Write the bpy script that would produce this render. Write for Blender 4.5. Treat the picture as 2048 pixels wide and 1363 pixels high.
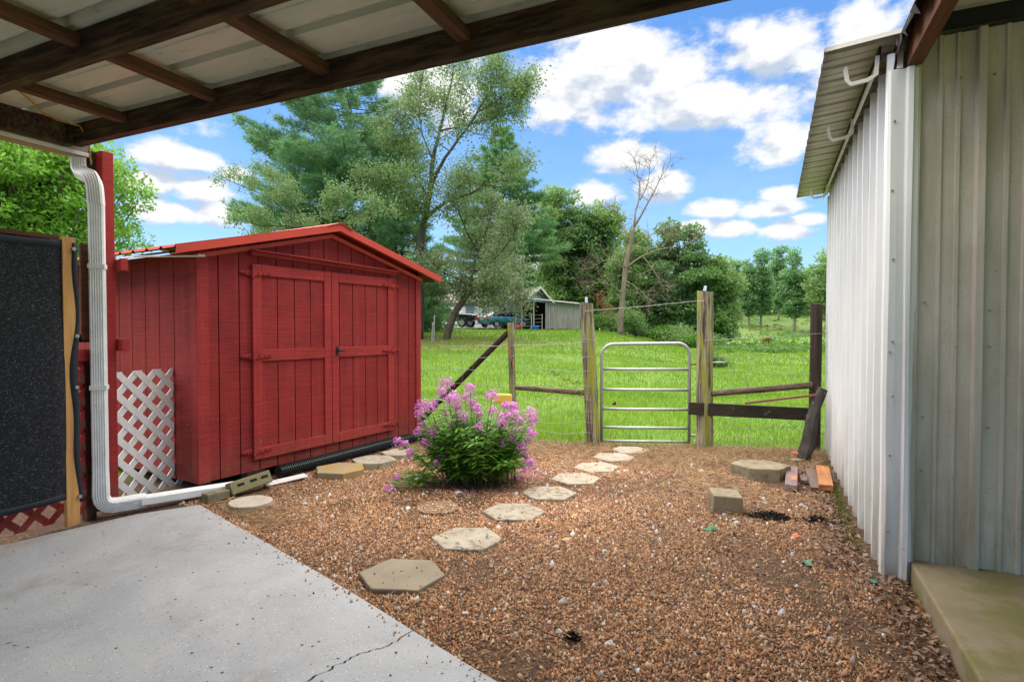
import bpy, math, random
import numpy as np
from mathutils import Vector, Matrix

for _o in list(bpy.data.objects):
    bpy.data.objects.remove(_o)
SC = bpy.context.scene
COL = SC.collection
R = math.radians
rnd = random.Random(7)
rng = np.random.default_rng(11)

# ------------------------------------------------------------------ camera
YAW, PIT, HC, FPX = R(24.5), R(-1.3), 1.5, 1138.0
cam_d = bpy.data.cameras.new('camera')
cam_d.sensor_width = 36.0
cam_d.lens = 36.0 * FPX / 2048.0
cam_d.clip_start = 0.05
cam_d.clip_end = 3000.0
cam = bpy.data.objects.new('camera', cam_d)
cam.location = (0, 0, HC)
cam.rotation_euler = (R(90) + PIT, 0, YAW)
COL.objects.link(cam)
SC.camera = cam

# ------------------------------------------------------------------ view
SC.view_settings.view_transform = 'Standard'
SC.view_settings.look = 'None'
SC.view_settings.gamma = 1.0
SC.view_settings.use_curve_mapping = False
SC.view_settings.exposure = 1.36
SC.cycles.max_bounces = 6
SC.cycles.diffuse_bounces = 4
SC.cycles.transmission_bounces = 4
SC.cycles.transparent_max_bounces = 12

# ------------------------------------------------------------------ sun
SUN_EL, SUN_AZ = R(74), R(305)      # azimuth clockwise from +Y: near overhead behind thin cloud, a little ahead and left
sd = bpy.data.lights.new('sun', 'SUN')
sd.energy = 4.6
sd.angle = R(125)
sd.color = (1.0, 0.92, 0.80)
sun = bpy.data.objects.new('sun', sd)
_dir = Vector((math.sin(SUN_AZ) * math.cos(SUN_EL), math.cos(SUN_AZ) * math.cos(SUN_EL), math.sin(SUN_EL)))
sun.rotation_euler = (-_dir).to_track_quat('-Z', 'Y').to_euler()
sun.location = (0, 0, 30)
COL.objects.link(sun)

# ------------------------------------------------------------------ node helpers
class NT:
    def __init__(s, tree):
        s.t = tree
        s.l = tree.links
    def n(s, typ, **kw):
        nd = s.t.nodes.new(typ)
        for k, v in kw.items():
            setattr(nd, k, v)
        return nd
    def put(s, sock, v):
        if isinstance(v, bpy.types.NodeSocket):
            s.l.new(v, sock)
        elif v is not None:
            sock.default_value = v
    def math(s, op, a, b=None, c=None, clamp=False):
        nd = s.n('ShaderNodeMath', operation=op, use_clamp=clamp)
        s.put(nd.inputs[0], a); s.put(nd.inputs[1], b)
        if c is not None: s.put(nd.inputs[2], c)
        return nd.outputs[0]
    def vm(s, op, a, b=None):
        nd = s.n('ShaderNodeVectorMath', operation=op)
        s.put(nd.inputs[0], a); s.put(nd.inputs[1], b)
        return nd.outputs['Value'] if op in ('LENGTH', 'DOT_PRODUCT', 'DISTANCE') else nd.outputs[0]
    def rng(s, v, a, b, c=0.0, d=1.0, smooth=False):
        nd = s.n('ShaderNodeMapRange')
        if smooth: nd.interpolation_type = 'SMOOTHSTEP'
        s.put(nd.inputs[0], v)
        for i, q in enumerate((a, b, c, d)): s.put(nd.inputs[i + 1], q)
        return nd.outputs[0]
    def noise(s, vec, scale, detail=4, rough=0.55, dist=0.0):
        nd = s.n('ShaderNodeTexNoise')
        s.put(nd.inputs['Vector'], vec)
        nd.inputs['Scale'].default_value = scale
        nd.inputs['Detail'].default_value = detail
        nd.inputs['Roughness'].default_value = rough
        nd.inputs['Distortion'].default_value = dist
        return nd.outputs[0]
    def vor(s, vec, scale, feature='F1', rand=1.0):
        nd = s.n('ShaderNodeTexVoronoi', feature=feature)
        s.put(nd.inputs['Vector'], vec)
        nd.inputs['Scale'].default_value = scale
        nd.inputs['Randomness'].default_value = rand
        return nd
    def mix(s, f, a, b, mode='MIX'):
        nd = s.n('ShaderNodeMix', data_type='RGBA', blend_type=mode)
        s.put(nd.inputs[0], f)
        s.put(nd.inputs[6], tuple(a) + (1,) if isinstance(a, (tuple, list)) and len(a) == 3 else a)
        s.put(nd.inputs[7], tuple(b) + (1,) if isinstance(b, (tuple, list)) and len(b) == 3 else b)
        return nd.outputs[2]
    def sep(s, v):
        nd = s.n('ShaderNodeSeparateXYZ'); s.put(nd.inputs[0], v); return nd.outputs
    def comb(s, x, y, z):
        nd = s.n('ShaderNodeCombineXYZ')
        for i, v in enumerate((x, y, z)): s.put(nd.inputs[i], v)
        return nd.outputs[0]
    def pos(s, stretch=None):
        g = s.n('ShaderNodeNewGeometry').outputs['Position']
        return s.vm('MULTIPLY', g, stretch) if stretch else g
    def attr(s, name):
        return s.n('ShaderNodeAttribute', attribute_name=name).outputs
    def bump(s, h, strength=0.4, dist=0.01):
        nd = s.n('ShaderNodeBump')
        nd.inputs['Strength'].default_value = strength
        nd.inputs['Distance'].default_value = dist
        s.put(nd.inputs['Height'], h)
        return nd.outputs[0]

# ------------------------------------------------------------------ world: sky with fair-weather clouds
W = bpy.data.worlds.new('World')
SC.world = W
W.use_nodes = True
wt = NT(W.node_tree)
for _n in list(W.node_tree.nodes): W.node_tree.nodes.remove(_n)
sky = wt.n('ShaderNodeTexSky', sky_type='NISHITA')
sky.sun_disc = False
sky.sun_elevation = SUN_EL
sky.sun_rotation = SUN_AZ
sky.altitude = 300.0
sky.air_density = 1.0
sky.dust_density = 0.35
sky.ozone_density = 2.2

def pix_dir(px, py):
    v = Vector(((px - 1024) / FPX, 1.0, -(py - 681.5) / FPX))
    v = Matrix.Rotation(PIT, 3, 'X') @ v
    return (Matrix.Rotation(YAW, 3, 'Z') @ v).normalized()

def azel(px, py):
    d = pix_dir(px, py)
    return math.atan2(d.x, d.y), math.asin(d.z)

# main banks of cloud, each an ellipse in azimuth / elevation (pixel centre, half sizes in pixels)
BANKS = [(1230, 130, 175, 95), (1120, 190, 110, 62), (1345, 150, 90, 62), (1545, 110, 92, 60), (1400, 212, 250, 52),
         (1250, 312, 95, 34), (1570, 285, 85, 40), (1185, 388, 60, 30), (1330, 372, 55, 30), (1435, 415, 58, 22), (1530, 418, 62, 20), (1400, 452, 40, 14),
         (1465, 460, 58, 20), (1572, 462, 58, 22), (1560, 388, 46, 16), (1620, 440, 40, 14), (1740, 45, 75, 50), (860, 185, 135, 70), (310, 312, 60, 26), (385, 322, 55, 22), (300, 362, 62, 30), (400, 378, 66, 32), (440, 425, 60, 26), (330, 420, 66, 22), (480, 350, 40, 18)]
tc = wt.n('ShaderNodeTexCoord').outputs['Generated']
sx_, sy_, sz_ = wt.sep(tc)
cv = wt.comb(wt.math('ARCTAN2', sx_, sy_), wt.math('ARCSINE', sz_), 0.0)
best = None; above = None
cvu = wt.vm('ADD', cv, (0.0, 0.022, 0))
for (px, py, hx, hy) in BANKS:
    a0, e0 = azel(px, py)
    for k_, src in enumerate((cv, cvu)):
        nd = wt.n('ShaderNodeVectorMath', operation='MULTIPLY_ADD')
        nd.inputs[1].default_value = (FPX / hx, FPX / hy, 0); nd.inputs[2].default_value = (-a0 * FPX / hx, -e0 * FPX / hy, 0)
        wt.l.new(src, nd.inputs[0])
        val = wt.vm('LENGTH', nd.outputs[0])
        if k_ == 0: best = val if best is None else wt.math('MINIMUM', best, val)
        else: above = val if above is None else wt.math('MINIMUM', above, val)
grad = wt.math('SUBTRACT', best, above)          # positive where the bank goes on above: its underside
best = wt.math('SUBTRACT', 1.0, best)
# the same kind of cloud over the whole sky, cover raised for ambient light
wide = wt.noise(wt.vm('MULTIPLY', cv, (2.2, 4.6, 1)), 1.0, 1, 0.5)
best = wt.math('MAXIMUM', best, wt.rng(wide, 0.45, 0.70, -0.75, 0.5))
n1 = wt.noise(wt.vm('MULTIPLY', cv, (9, 15, 1)), 1.0, 7, 0.62, 0.0)
n1b = wt.noise(wt.vm('MULTIPLY', wt.vm('ADD', cv, (0.008, 0.026, 0)), (9, 15, 1)), 1.0, 3, 0.6, 0.0)
d0 = wt.math('MULTIPLY_ADD', wt.math('SUBTRACT', n1, 0.5), 2.5, best)
mask = wt.rng(d0, -0.10, 0.45, 0, 1, True)
mask = wt.math('MULTIPLY', mask, wt.rng(sz_, 0.0, 0.06, 0.25, 1.0, True))
# billows are grey-blue where more cloud stands above them
shade = wt.rng(wt.math('MULTIPLY_ADD', wt.math('SUBTRACT', n1b, n1), 2.6, wt.math('MULTIPLY', grad, 0.75)), -0.08, 0.48, 0.0, 1.0, True)
CLOUD_W, CLOUD_G = (3.95, 3.97, 4.02), (2.25, 2.6, 3.15)
ccol = wt.mix(shade, CLOUD_W, CLOUD_G)
blue = wt.vm('MULTIPLY', sky.outputs[0], (0.40, 0.61, 0.79))       # camera's white balance for the clear sky
# thin veil of cloud thickening towards the horizon, all round
veil = wt.math('MULTIPLY', wt.rng(sz_, 0.42, 0.02, 0.0, 0.42), wt.rng(n1b, 0.3, 0.65, 0.45, 1.0))
blue = wt.mix(veil, blue, (3.1, 3.5, 4.1))
wcol = wt.mix(mask, blue, ccol)
bg = wt.n('ShaderNodeBackground')
bg.inputs['Strength'].default_value = 0.1
wt.l.new(wcol, bg.inputs['Color'])
wo = wt.n('ShaderNodeOutputWorld')
wt.l.new(bg.outputs[0], wo.inputs[0])
W.cycles.sampling_method = 'MANUAL'
W.cycles.sample_map_resolution = 512

# ------------------------------------------------------------------ pixel <-> place
def ray(px, py):
    return pix_dir(px, py)
def G(px, py, z=0.0):
    r = ray(px, py); t = (z - HC) / r.z
    return Vector((r.x * t, r.y * t, z))
def PXp(px, py, x):
    r = ray(px, py); t = x / r.x
    return Vector((x, r.y * t, HC + r.z * t))
def PYp(px, py, y):
    r = ray(px, py); t = y / r.y
    return Vector((r.x * t, y, HC + r.z * t))
def PD(px, py, d):
    """the place seen at a pixel, d metres away along the optical axis' ground direction"""
    r = ray(px, py)
    k = -r.x * math.sin(YAW) + r.y * math.cos(YAW)
    t = d / k
    return Vector((r.x * t, r.y * t, HC + r.z * t))
def depth_of(x, y):
    return -x * math.sin(YAW) + y * math.cos(YAW)
def ZV(py, x, y, px=1024):
    """height at which pixel row py crosses the upright line at (x, y)"""
    return PD(px, py, depth_of(x, y)).z

def ss(a, b, v):
    t = np.clip((v - a) / (b - a), 0, 1)
    return t * t * (3 - 2 * t)

def height(x, y):
    x = np.asarray(x, float); y = np.asarray(y, float)
    lat = x * math.cos(YAW) + y * math.sin(YAW)
    d = -x * math.sin(YAW) + y * math.cos(YAW)
    q = lat / np.maximum(d, 5.0)
    h = 1.40 * ss(8.5, 47, d) * (1 - ss(0.10, 0.36, q)) - 0.1 * ss(12, 40, d) * ss(0.1, 0.36, q)
    h = h + 6.5 * ss(60, 150, d) + 5.0 * ss(150, 600, d)
    und = 0.10 * np.sin(x * 0.21 + 1.3) * np.cos(y * 0.17) * ss(14, 40, d)
    return h + und

# ------------------------------------------------------------------ object helpers
from mathutils import Euler
def basis(o): return Matrix.Translation(o.location) @ o.rotation_euler.to_matrix().to_4x4()
def link(o, parent=None):
    """loc / rot are given in the world; the part keeps its place when it is parented"""
    COL.objects.link(o)
    if parent is not None:
        o.parent = parent
        o.matrix_parent_inverse = basis(parent).inverted()
    return o
def tag(o, label=None, cat=None, group=None, kind=None):
    if label: o['label'] = label
    if cat: o['category'] = cat
    if group: o['group'] = group
    if kind: o['kind'] = kind
    return o
def thing(name, label, cat, loc=(0, 0, 0), rz=0.0, group=None):
    o = bpy.data.objects.new(name, None)
    o.empty_display_size = 0.2
    o.location = loc; o.rotation_euler = (0, 0, rz)
    COL.objects.link(o)
    return tag(o, label, cat, group)
def raw_mesh(name, V, F, mat, smooth=False):
    me = bpy.data.meshes.new(name)
    me.from_pydata([tuple(v) for v in V], [], F)
    if mat is not None: me.materials.append(mat)
    if smooth:
        me.polygons.foreach_set('use_smooth', [True] * len(me.polygons))
    me.update()
    return me
def put(name, me, parent=None, loc=None, rot=None):
    o = bpy.data.objects.new(name, me)
    if loc is not None: o.location = loc
    if rot is not None: o.rotation_euler = rot
    return link(o, parent)

class MB:
    """collects shapes; build() links them as one mesh object"""
    def __init__(s): s.V = []; s.F = []
    def add(s, V, F):
        b = len(s.V); s.V += [tuple(v) for v in V]
        s.F += [tuple(i + b for i in f) for f in F]
        return s
    def box(s, c, size, rot=None):
        hx, hy, hz = size[0] / 2, size[1] / 2, size[2] / 2
        V = [Vector((a * hx, b * hy, d * hz)) for a in (-1, 1) for b in (-1, 1) for d in (-1, 1)]
        if rot is not None: V = [rot @ v for v in V]
        c = Vector(c)
        return s.add([v + c for v in V], [(0, 1, 3, 2), (4, 6, 7, 5), (0, 4, 5, 1), (2, 3, 7, 6), (0, 2, 6, 4), (1, 5, 7, 3)])
    def bar(s, a, b, w, h, up=(0, 0, 1)):
        """box from a to b, w across and h along up"""
        a, b, up = Vector(a), Vector(b), Vector(up)
        t = (b - a).normalized(); sd_ = t.cross(up).normalized(); u = sd_.cross(t)
        V = []
        for p in (a, b):
            for i, j in ((-1, -1), (1, -1), (1, 1), (-1, 1)):
                V.append(p + sd_ * (i * w / 2) + u * (j * h / 2))
        return s.add(V, [(3, 2, 1, 0), (4, 5, 6, 7), (0, 1, 5, 4), (1, 2, 6, 5), (2, 3, 7, 6), (3, 0, 4, 7)])
    def sweep(s, path, prof, up=(0, 0, 1), scales=None, cap=True):
        """sweep a closed profile [(a, b)] along a path, frames carried along without twist"""
        P = [Vector(p) for p in path]; n = len(prof)
        T = []
        for i in range(len(P)):
            t = (P[min(i + 1, len(P) - 1)] - P[max(i - 1, 0)])
            T.append(t.normalized())
        u = Vector(up); u = (u - T[0] * u.dot(T[0])).normalized()
        V = []
        for i, p in enumerate(P):
            u = u - T[i] * u.dot(T[i])
            u.normalize()
            r = T[i].cross(u)
            k = scales[i] if scales else 1.0
            for (a, b) in prof: V.append(p + r * (a * k) + u * (b * k))
        F = []
        for i in range(len(P) - 1):
            for j in range(n):
                k = (j + 1) % n
                F.append((i * n + j, i * n + k, (i + 1) * n + k, (i + 1) * n + j))
        if cap:
            F.append(tuple(range(n - 1, -1, -1)))
            F.append(tuple((len(P) - 1) * n + j for j in range(n)))
        return s.add(V, F)
    def tube(s, path, r, n=8, cap=True):
        rr = r if isinstance(r, (list, tuple)) else [r] * len(path)
        prof = [(math.cos(2 * math.pi * j / n), math.sin(2 * math.pi * j / n)) for j in range(n)]
        T = Vector(path[-1]) - Vector(path[0])
        up = (0, 0, 1) if abs(T.normalized().z) < 0.9 else (1, 0, 0)
        return s.sweep(path, prof, up, rr, cap)
    def prism(s, poly, z0, z1):
        n = len(poly)
        V = [(p[0], p[1], z0) for p in poly] + [(p[0], p[1], z1) for p in poly]
        F = [tuple(range(n - 1, -1, -1)), tuple(range(n, 2 * n))]
        F += [(i, (i + 1) % n, n + (i + 1) % n, n + i) for i in range(n)]
        return s.add(V, F)
    def mesh(s, name, mat, smooth=False): return raw_mesh(name, s.V, s.F, mat, smooth)
    def build(s, name, mat, parent=None, smooth=False, bevel=0.0, loc=None, rot=None, seg=2):
        o = put(name, s.mesh(name, mat, smooth), parent, loc, rot)
        if bevel:
            m = o.modifiers.new('edge', 'BEVEL'); m.width = bevel; m.segments = seg; m.limit_method = 'ANGLE'
        return o

def bulk(name, V, F, mat, tint=None, parent=None, smooth=False, col=None):
    """big mesh straight from arrays; F is (n,3) or (n,4)"""
    me = bpy.data.meshes.new(name)
    V = np.ascontiguousarray(V, np.float32); F = np.ascontiguousarray(F, np.int32)
    me.vertices.add(len(V)); me.vertices.foreach_set('co', V.ravel())
    k = F.shape[1]
    me.loops.add(F.size); me.loops.foreach_set('vertex_index', F.ravel())
    me.polygons.add(len(F))
    me.polygons.foreach_set('loop_start', np.arange(0, F.size, k, dtype=np.int32))
    me.polygons.foreach_set('loop_total', np.full(len(F), k, np.int32))
    if smooth: me.polygons.foreach_set('use_smooth', np.ones(len(F), bool))
    me.update(calc_edges=True)
    if tint is not None:
        at = me.attributes.new('tint', 'FLOAT', 'POINT')
        at.data.foreach_set('value', np.ascontiguousarray(tint, np.float32))
    if col is not None:
        at = me.attributes.new('col', 'FLOAT_COLOR', 'POINT')
        at.data.foreach_set('color', np.ascontiguousarray(col, np.float32).ravel())
    me.materials.append(mat)
    return put(name, me, parent)

def unit(a): return a / np.maximum(np.linalg.norm(a, axis=1, keepdims=True), 1e-9)
def leaf_arrays(C, D, L, Wd, tint, fold=0.18, up=None):
    """one folded lozenge per leaf"""
    n = len(C); D = unit(D)
    S = np.cross(D, rng.normal(size=(n, 3)) if up is None else up); S = unit(S)
    Nn = np.cross(S, D)
    L = np.broadcast_to(np.asarray(L, float), (n,))[:, None]; Wd = np.broadcast_to(np.asarray(Wd, float), (n,))[:, None]
    mid = C + D * L * 0.45
    V = np.stack([C, mid + S * Wd / 2 + Nn * Wd * fold, C + D * L, mid - S * Wd / 2 + Nn * Wd * fold], 1).reshape(-1, 3)
    b = np.arange(n)[:, None] * 4
    F = np.concatenate([b + [0, 1, 2], b + [0, 2, 3]], 1).reshape(-1, 3)
    return V, F, np.repeat(tint, 4)
def blade_arrays(C, D, L, Wd, tint):
    """one thin triangle per blade or needle"""
    n = len(C); D = unit(D)
    S = unit(np.cross(D, rng.normal(size=(n, 3))))
    L = np.broadcast_to(np.asarray(L, float), (n,))[:, None]; Wd = np.broadcast_to(np.asarray(Wd, float), (n,))[:, None]
    V = np.stack([C - S * Wd / 2, C + S * Wd / 2, C + D * L], 1).reshape(-1, 3)
    F = np.arange(3 * n).reshape(-1, 3)
    return V, F, np.repeat(tint, 3)

# ------------------------------------------------------------------ materials
MATS = {}
def mat(name, fn):
    m = bpy.data.materials.new(name); m.use_nodes = True
    t = m.node_tree
    for nd in list(t.nodes): t.nodes.remove(nd)
    q = NT(t); b = q.n('ShaderNodeBsdfPrincipled'); o = q.n('ShaderNodeOutputMaterial')
    b.inputs['Roughness'].default_value = 0.7
    b.inputs['Specular IOR Level'].default_value = 0.3
    q.l.new(b.outputs[0], o.inputs[0])
    fn(q, b, o)
    MATS[name] = m
    return m
def setb(q, b, col=None, rough=None, metal=None, normal=None):
    if col is not None: q.put(b.inputs['Base Color'], tuple(col) + (1,) if isinstance(col, (tuple, list)) and len(col) == 3 else col)
    if rough is not None: q.put(b.inputs['Roughness'], rough)
    if metal is not None: q.put(b.inputs['Metallic'], metal)
    if normal is not None: q.l.new(normal, b.inputs['Normal'])

def m_siding(base, dark, wear):
    def fn(q, b, o):
        p = q.pos()
        z = q.sep(p)[2]
        saw = q.noise(q.pos((3, 3, 110)), 1.0, 3, 0.6)
        blot = q.noise(p, 2.2, 4, 0.6)
        c = q.mix(q.rng(blot, 0.35, 0.7), base, dark)
        fade = q.noise(q.pos((16, 16, 0.8)), 1.0, 4, 0.65)
        c = q.mix(q.math('MULTIPLY', q.rng(fade, 0.48, 0.72), 0.35), c, tuple(min(1, x * 1.5 + 0.012) for x in base))
        c = q.mix(q.math('MULTIPLY', q.rng(saw, 0.48, 0.72), 0.6), c, tuple(x * 1.55 for x in base))
        chip = q.noise(p, 34, 3, 0.7)
        c = q.mix(q.math('MULTIPLY', q.rng(chip, 0.715, 0.74), 0.85), c, wear)
        pit = q.noise(p, 75, 2, 0.5)
        c = q.mix(q.math('MULTIPLY', q.rng(pit, 0.715, 0.74), 0.8), c, (0.02, 0.008, 0.007))
        mud = q.math('MULTIPLY', q.rng(z, 0.48, 0.10), q.rng(q.noise(p, 13, 4, 0.7), 0.38, 0.62))
        c = q.mix(q.math('MULTIPLY', mud, 0.55), c, (0.15, 0.085, 0.05))
        setb(q, b, c, 0.8, None, q.bump(saw, 0.6, 0.006))
    return fn
mat('red_siding', m_siding((0.245, 0.020, 0.018), (0.165, 0.012, 0.011), (0.42, 0.25, 0.20)))
mat('red_trim', m_siding((0.305, 0.027, 0.024), (0.215, 0.018, 0.016), (0.5, 0.34, 0.28)))
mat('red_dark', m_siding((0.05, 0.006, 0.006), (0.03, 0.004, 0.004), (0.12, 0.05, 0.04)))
def _(q, b, o):
    n = q.noise(q.pos(), 6, 4, 0.6)
    d = q.noise(q.pos(), 40, 4, 0.7)
    c = q.mix(n, (0.60, 0.066, 0.034), (0.46, 0.046, 0.026))
    c = q.mix(q.math('MULTIPLY', q.rng(d, 0.55, 0.75), 0.35), c, (0.30, 0.09, 0.06))
    setb(q, b, c, 0.55, None, q.bump(q.noise(q.pos(), 5, 2, 0.5), 0.25, 0.02))
mat('red_metal', _)
def _(q, b, o): setb(q, b, (0.008, 0.007, 0.007), 0.9)
mat('void_dark', _)

def m_wood(base, dark, stretch=(2, 26, 26), bump=0.5, moss=None, lo=0.3, hi=0.75):
    def fn(q, b, o):
        gr = q.noise(q.pos(stretch), 1.0, 6, 0.65, 0.4)
        bl = q.noise(q.pos(), 3.1, 4, 0.6)
        c = q.mix(q.rng(gr, lo, hi), dark, base)
        c = q.mix(q.math('MULTIPLY', q.rng(bl, 0.5, 0.75), 0.55), c, dark)
        if moss:
            mz = q.noise(q.pos(moss[1]), 1.0, 4, 0.65)
            c = q.mix(q.math('MULTIPLY', q.rng(mz, moss[2], moss[2] + 0.1), 0.85), c, moss[0])
        setb(q, b, c, 0.85, None, q.bump(gr, bump, 0.01))
    return fn
mat('beam_wood', m_wood((0.115, 0.072, 0.040), (0.012, 0.008, 0.006), (3, 46, 30), 0.7, ((0.085, 0.07, 0.028), (2, 5, 5), 0.58), 0.38, 0.70))
mat('purlin_wood', m_wood((0.17, 0.082, 0.042), (0.045, 0.021, 0.012), (46, 3, 34), 0.7))
mat('brown_beam', m_wood((0.20, 0.085, 0.045), (0.10, 0.04, 0.022), (40, 2, 20), 0.25))
mat('tan_wood', m_wood((0.66, 0.37, 0.13), (0.42, 0.20, 0.065), (26, 26, 2), 0.3))
mat('orange_wood', m_wood((0.50, 0.22, 0.085), (0.26, 0.10, 0.04), (30, 3, 30), 0.4))
mat('grey_plank', m_wood((0.20, 0.145, 0.115), (0.10, 0.07, 0.055), (30, 3, 30), 0.4))
mat('purple_plank', m_wood((0.27, 0.19, 0.19), (0.15, 0.095, 0.09), (30, 3, 30), 0.4))
mat('post_wood', m_wood((0.36, 0.31, 0.225), (0.05, 0.04, 0.028), (42, 42, 2.2), 1.0, ((0.25, 0.27, 0.03), (7, 7, 1.1), 0.47), 0.40, 0.60))
mat('rail_wood', m_wood((0.23, 0.165, 0.11), (0.04, 0.028, 0.02), (4, 30, 34), 0.9, ((0.22, 0.23, 0.09), (9, 9, 9), 0.60)))
mat('dark_post', m_wood((0.075, 0.05, 0.035), (0.018, 0.013, 0.01), (30, 30, 2), 0.8, ((0.10, 0.11, 0.03), (7, 7, 2), 0.63)))
mat('board_wood', m_wood((0.055, 0.045, 0.03), (0.018, 0.015, 0.011), (3, 22, 30), 0.8, ((0.36, 0.42, 0.32), (13, 13, 20), 0.66)))
mat('lichen_log', m_wood((0.07, 0.06, 0.052), (0.02, 0.018, 0.016), (14, 14, 5), 1.0, ((0.36, 0.38, 0.30), (13, 13, 13), 0.63)))
mat('barn_grey', m_wood((0.50, 0.47, 0.44), (0.24, 0.22, 0.20), (8, 8, 0.8), 0.4))
mat('bark', m_wood((0.15, 0.12, 0.085), (0.05, 0.04, 0.028), (9, 9, 2), 0.9, ((0.12, 0.14, 0.06), (3, 3, 1), 0.6)))
mat('bark_pine', m_wood((0.09, 0.065, 0.05), (0.03, 0.022, 0.017), (9, 9, 2), 0.9))
mat('bark_pale', m_wood((0.40, 0.36, 0.30), (0.22, 0.19, 0.15), (6, 6, 2), 0.5))
mat('bark_dead', m_wood((0.34, 0.275, 0.205), (0.17, 0.13, 0.095), (5, 5, 2), 0.5))

def _(q, b, o):
    n = q.noise(q.pos(), 9, 5, 0.6)
    sp = q.noise(q.pos(), 70, 2, 0.5)
    c = q.mix(q.rng(n, 0.35, 0.75), (0.84, 0.84, 0.82), (0.70, 0.69, 0.66))
    c = q.mix(q.math('MULTIPLY', q.rng(sp, 0.70, 0.74), 0.5), c, (0.16, 0.13, 0.09))
    setb(q, b, c, 0.42)
mat('white_paint', _)
def _(q, b, o):
    z = q.sep(q.pos())[2]
    n = q.noise(q.pos((7, 7, 1.1)), 1.0, 5, 0.65)
    sp = q.noise(q.pos(), 60, 3, 0.6)
    low = q.math('MULTIPLY', q.rng(z, 0.75, 0.0), q.rng(n, 0.38, 0.68))
    c = q.mix(q.rng(n, 0.3, 0.8), (0.75, 0.76, 0.76), (0.63, 0.64, 0.63))
    c = q.mix(q.math('MULTIPLY', low, 0.7), c, (0.30, 0.25, 0.16))
    c = q.mix(q.math('MULTIPLY', q.rng(sp, 0.685, 0.73), q.math('ADD', 0.12, q.math('MULTIPLY', q.rng(z, 1.1, 0.0), 0.8))), c, (0.10, 0.085, 0.06))
    setb(q, b, c, 0.36, None, q.bump(q.noise(q.pos((3, 3, 1.5)), 1.0, 2, 0.5), 0.35, 0.03))
mat('white_metal', _)
def _(q, b, o):
    n = q.noise(q.pos((6, 6, 1.0)), 1.0, 5, 0.65)
    m = q.noise(q.pos(), 3, 4, 0.6)
    c = q.mix(q.rng(n, 0.32, 0.72), (0.60, 0.565, 0.49), (0.39, 0.355, 0.285))
    c = q.mix(q.math('MULTIPLY', q.rng(m, 0.5, 0.72), 0.5), c, (0.36, 0.335, 0.25))
    sp = q.noise(q.pos(), 90, 2, 0.5)
    c = q.mix(q.math('MULTIPLY', q.rng(sp, 0.68, 0.72), 0.5), c, (0.12, 0.10, 0.07))
    z = q.sep(q.pos())[2]
    c = q.mix(q.math('MULTIPLY', q.rng(z, 0.7, 0.1), q.math('MULTIPLY', q.rng(n, 0.35, 0.6), 0.7)), c, (0.20, 0.175, 0.09))
    setb(q, b, c, 0.6, None, q.bump(q.noise(q.pos((3, 3, 1.5)), 1.0, 2, 0.5), 0.35, 0.03))
mat('porch_shade_metal', _)  # white sheet coloured darker for the shade under the porch, with dirt besides
def _(q, b, o):
    n = q.noise(q.pos((1.2, 5, 5)), 1.0, 5, 0.62)
    st = q.noise(q.pos((1.6, 2.4, 2.4)), 1.0, 3, 0.6)
    sm = q.noise(q.pos((3, 11, 11)), 1.0, 6, 0.7)
    c = q.mix(q.rng(n, 0.3, 0.75), (0.68, 0.69, 0.565), (0.52, 0.57, 0.47))
    c = q.mix(q.math('MULTIPLY', q.rng(st, 0.52, 0.7), 0.5), c, (0.44, 0.53, 0.40))
    c = q.mix(q.math('MULTIPLY', q.rng(sm, 0.60, 0.72), 0.6), c, (0.13, 0.12, 0.09))
    setb(q, b, c, 0.5)
mat('roof_sheet', _)
def _(q, b, o):
    n = q.noise(q.pos((2, 9, 9)), 1.0, 5, 0.65)
    x = q.sep(q.pos())[0]
    edge = q.rng(q.math('ADD', x, q.math('MULTIPLY', q.noise(q.pos((0.5, 22, 1)), 1.0, 3, 0.6), 0.16)), 0.44, 0.33)
    c = q.mix(q.rng(n, 0.3, 0.75), (0.47, 0.455, 0.38), (0.34, 0.33, 0.26))
    c = q.mix(q.math('MULTIPLY', edge, 0.9), c, (0.055, 0.05, 0.04))
    setb(q, b, c, 0.5)
mat('eave_sheet', _)
def _(q, b, o):
    n = q.noise(q.pos(), 8, 5, 0.6)
    c = q.mix(n, (0.33, 0.34, 0.345), (0.47, 0.48, 0.49))
    ru = q.noise(q.pos(), 23, 3, 0.6)
    c = q.mix(q.math('MULTIPLY', q.rng(ru, 0.66, 0.72), 0.6), c, (0.25, 0.13, 0.07))
    setb(q, b, c, 0.42, 0.55)
mat('galvanised', _)
def _(q, b, o): setb(q, b, (0.30, 0.29, 0.27), 0.5, 0.6)
mat('fence_wire', _)
def _(q, b, o):
    n = q.noise(q.pos(), 30, 4, 0.6)
    setb(q, b, q.mix(n, (0.22, 0.09, 0.05), (0.12, 0.06, 0.04)), 0.8)
mat('rust', _)
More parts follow.
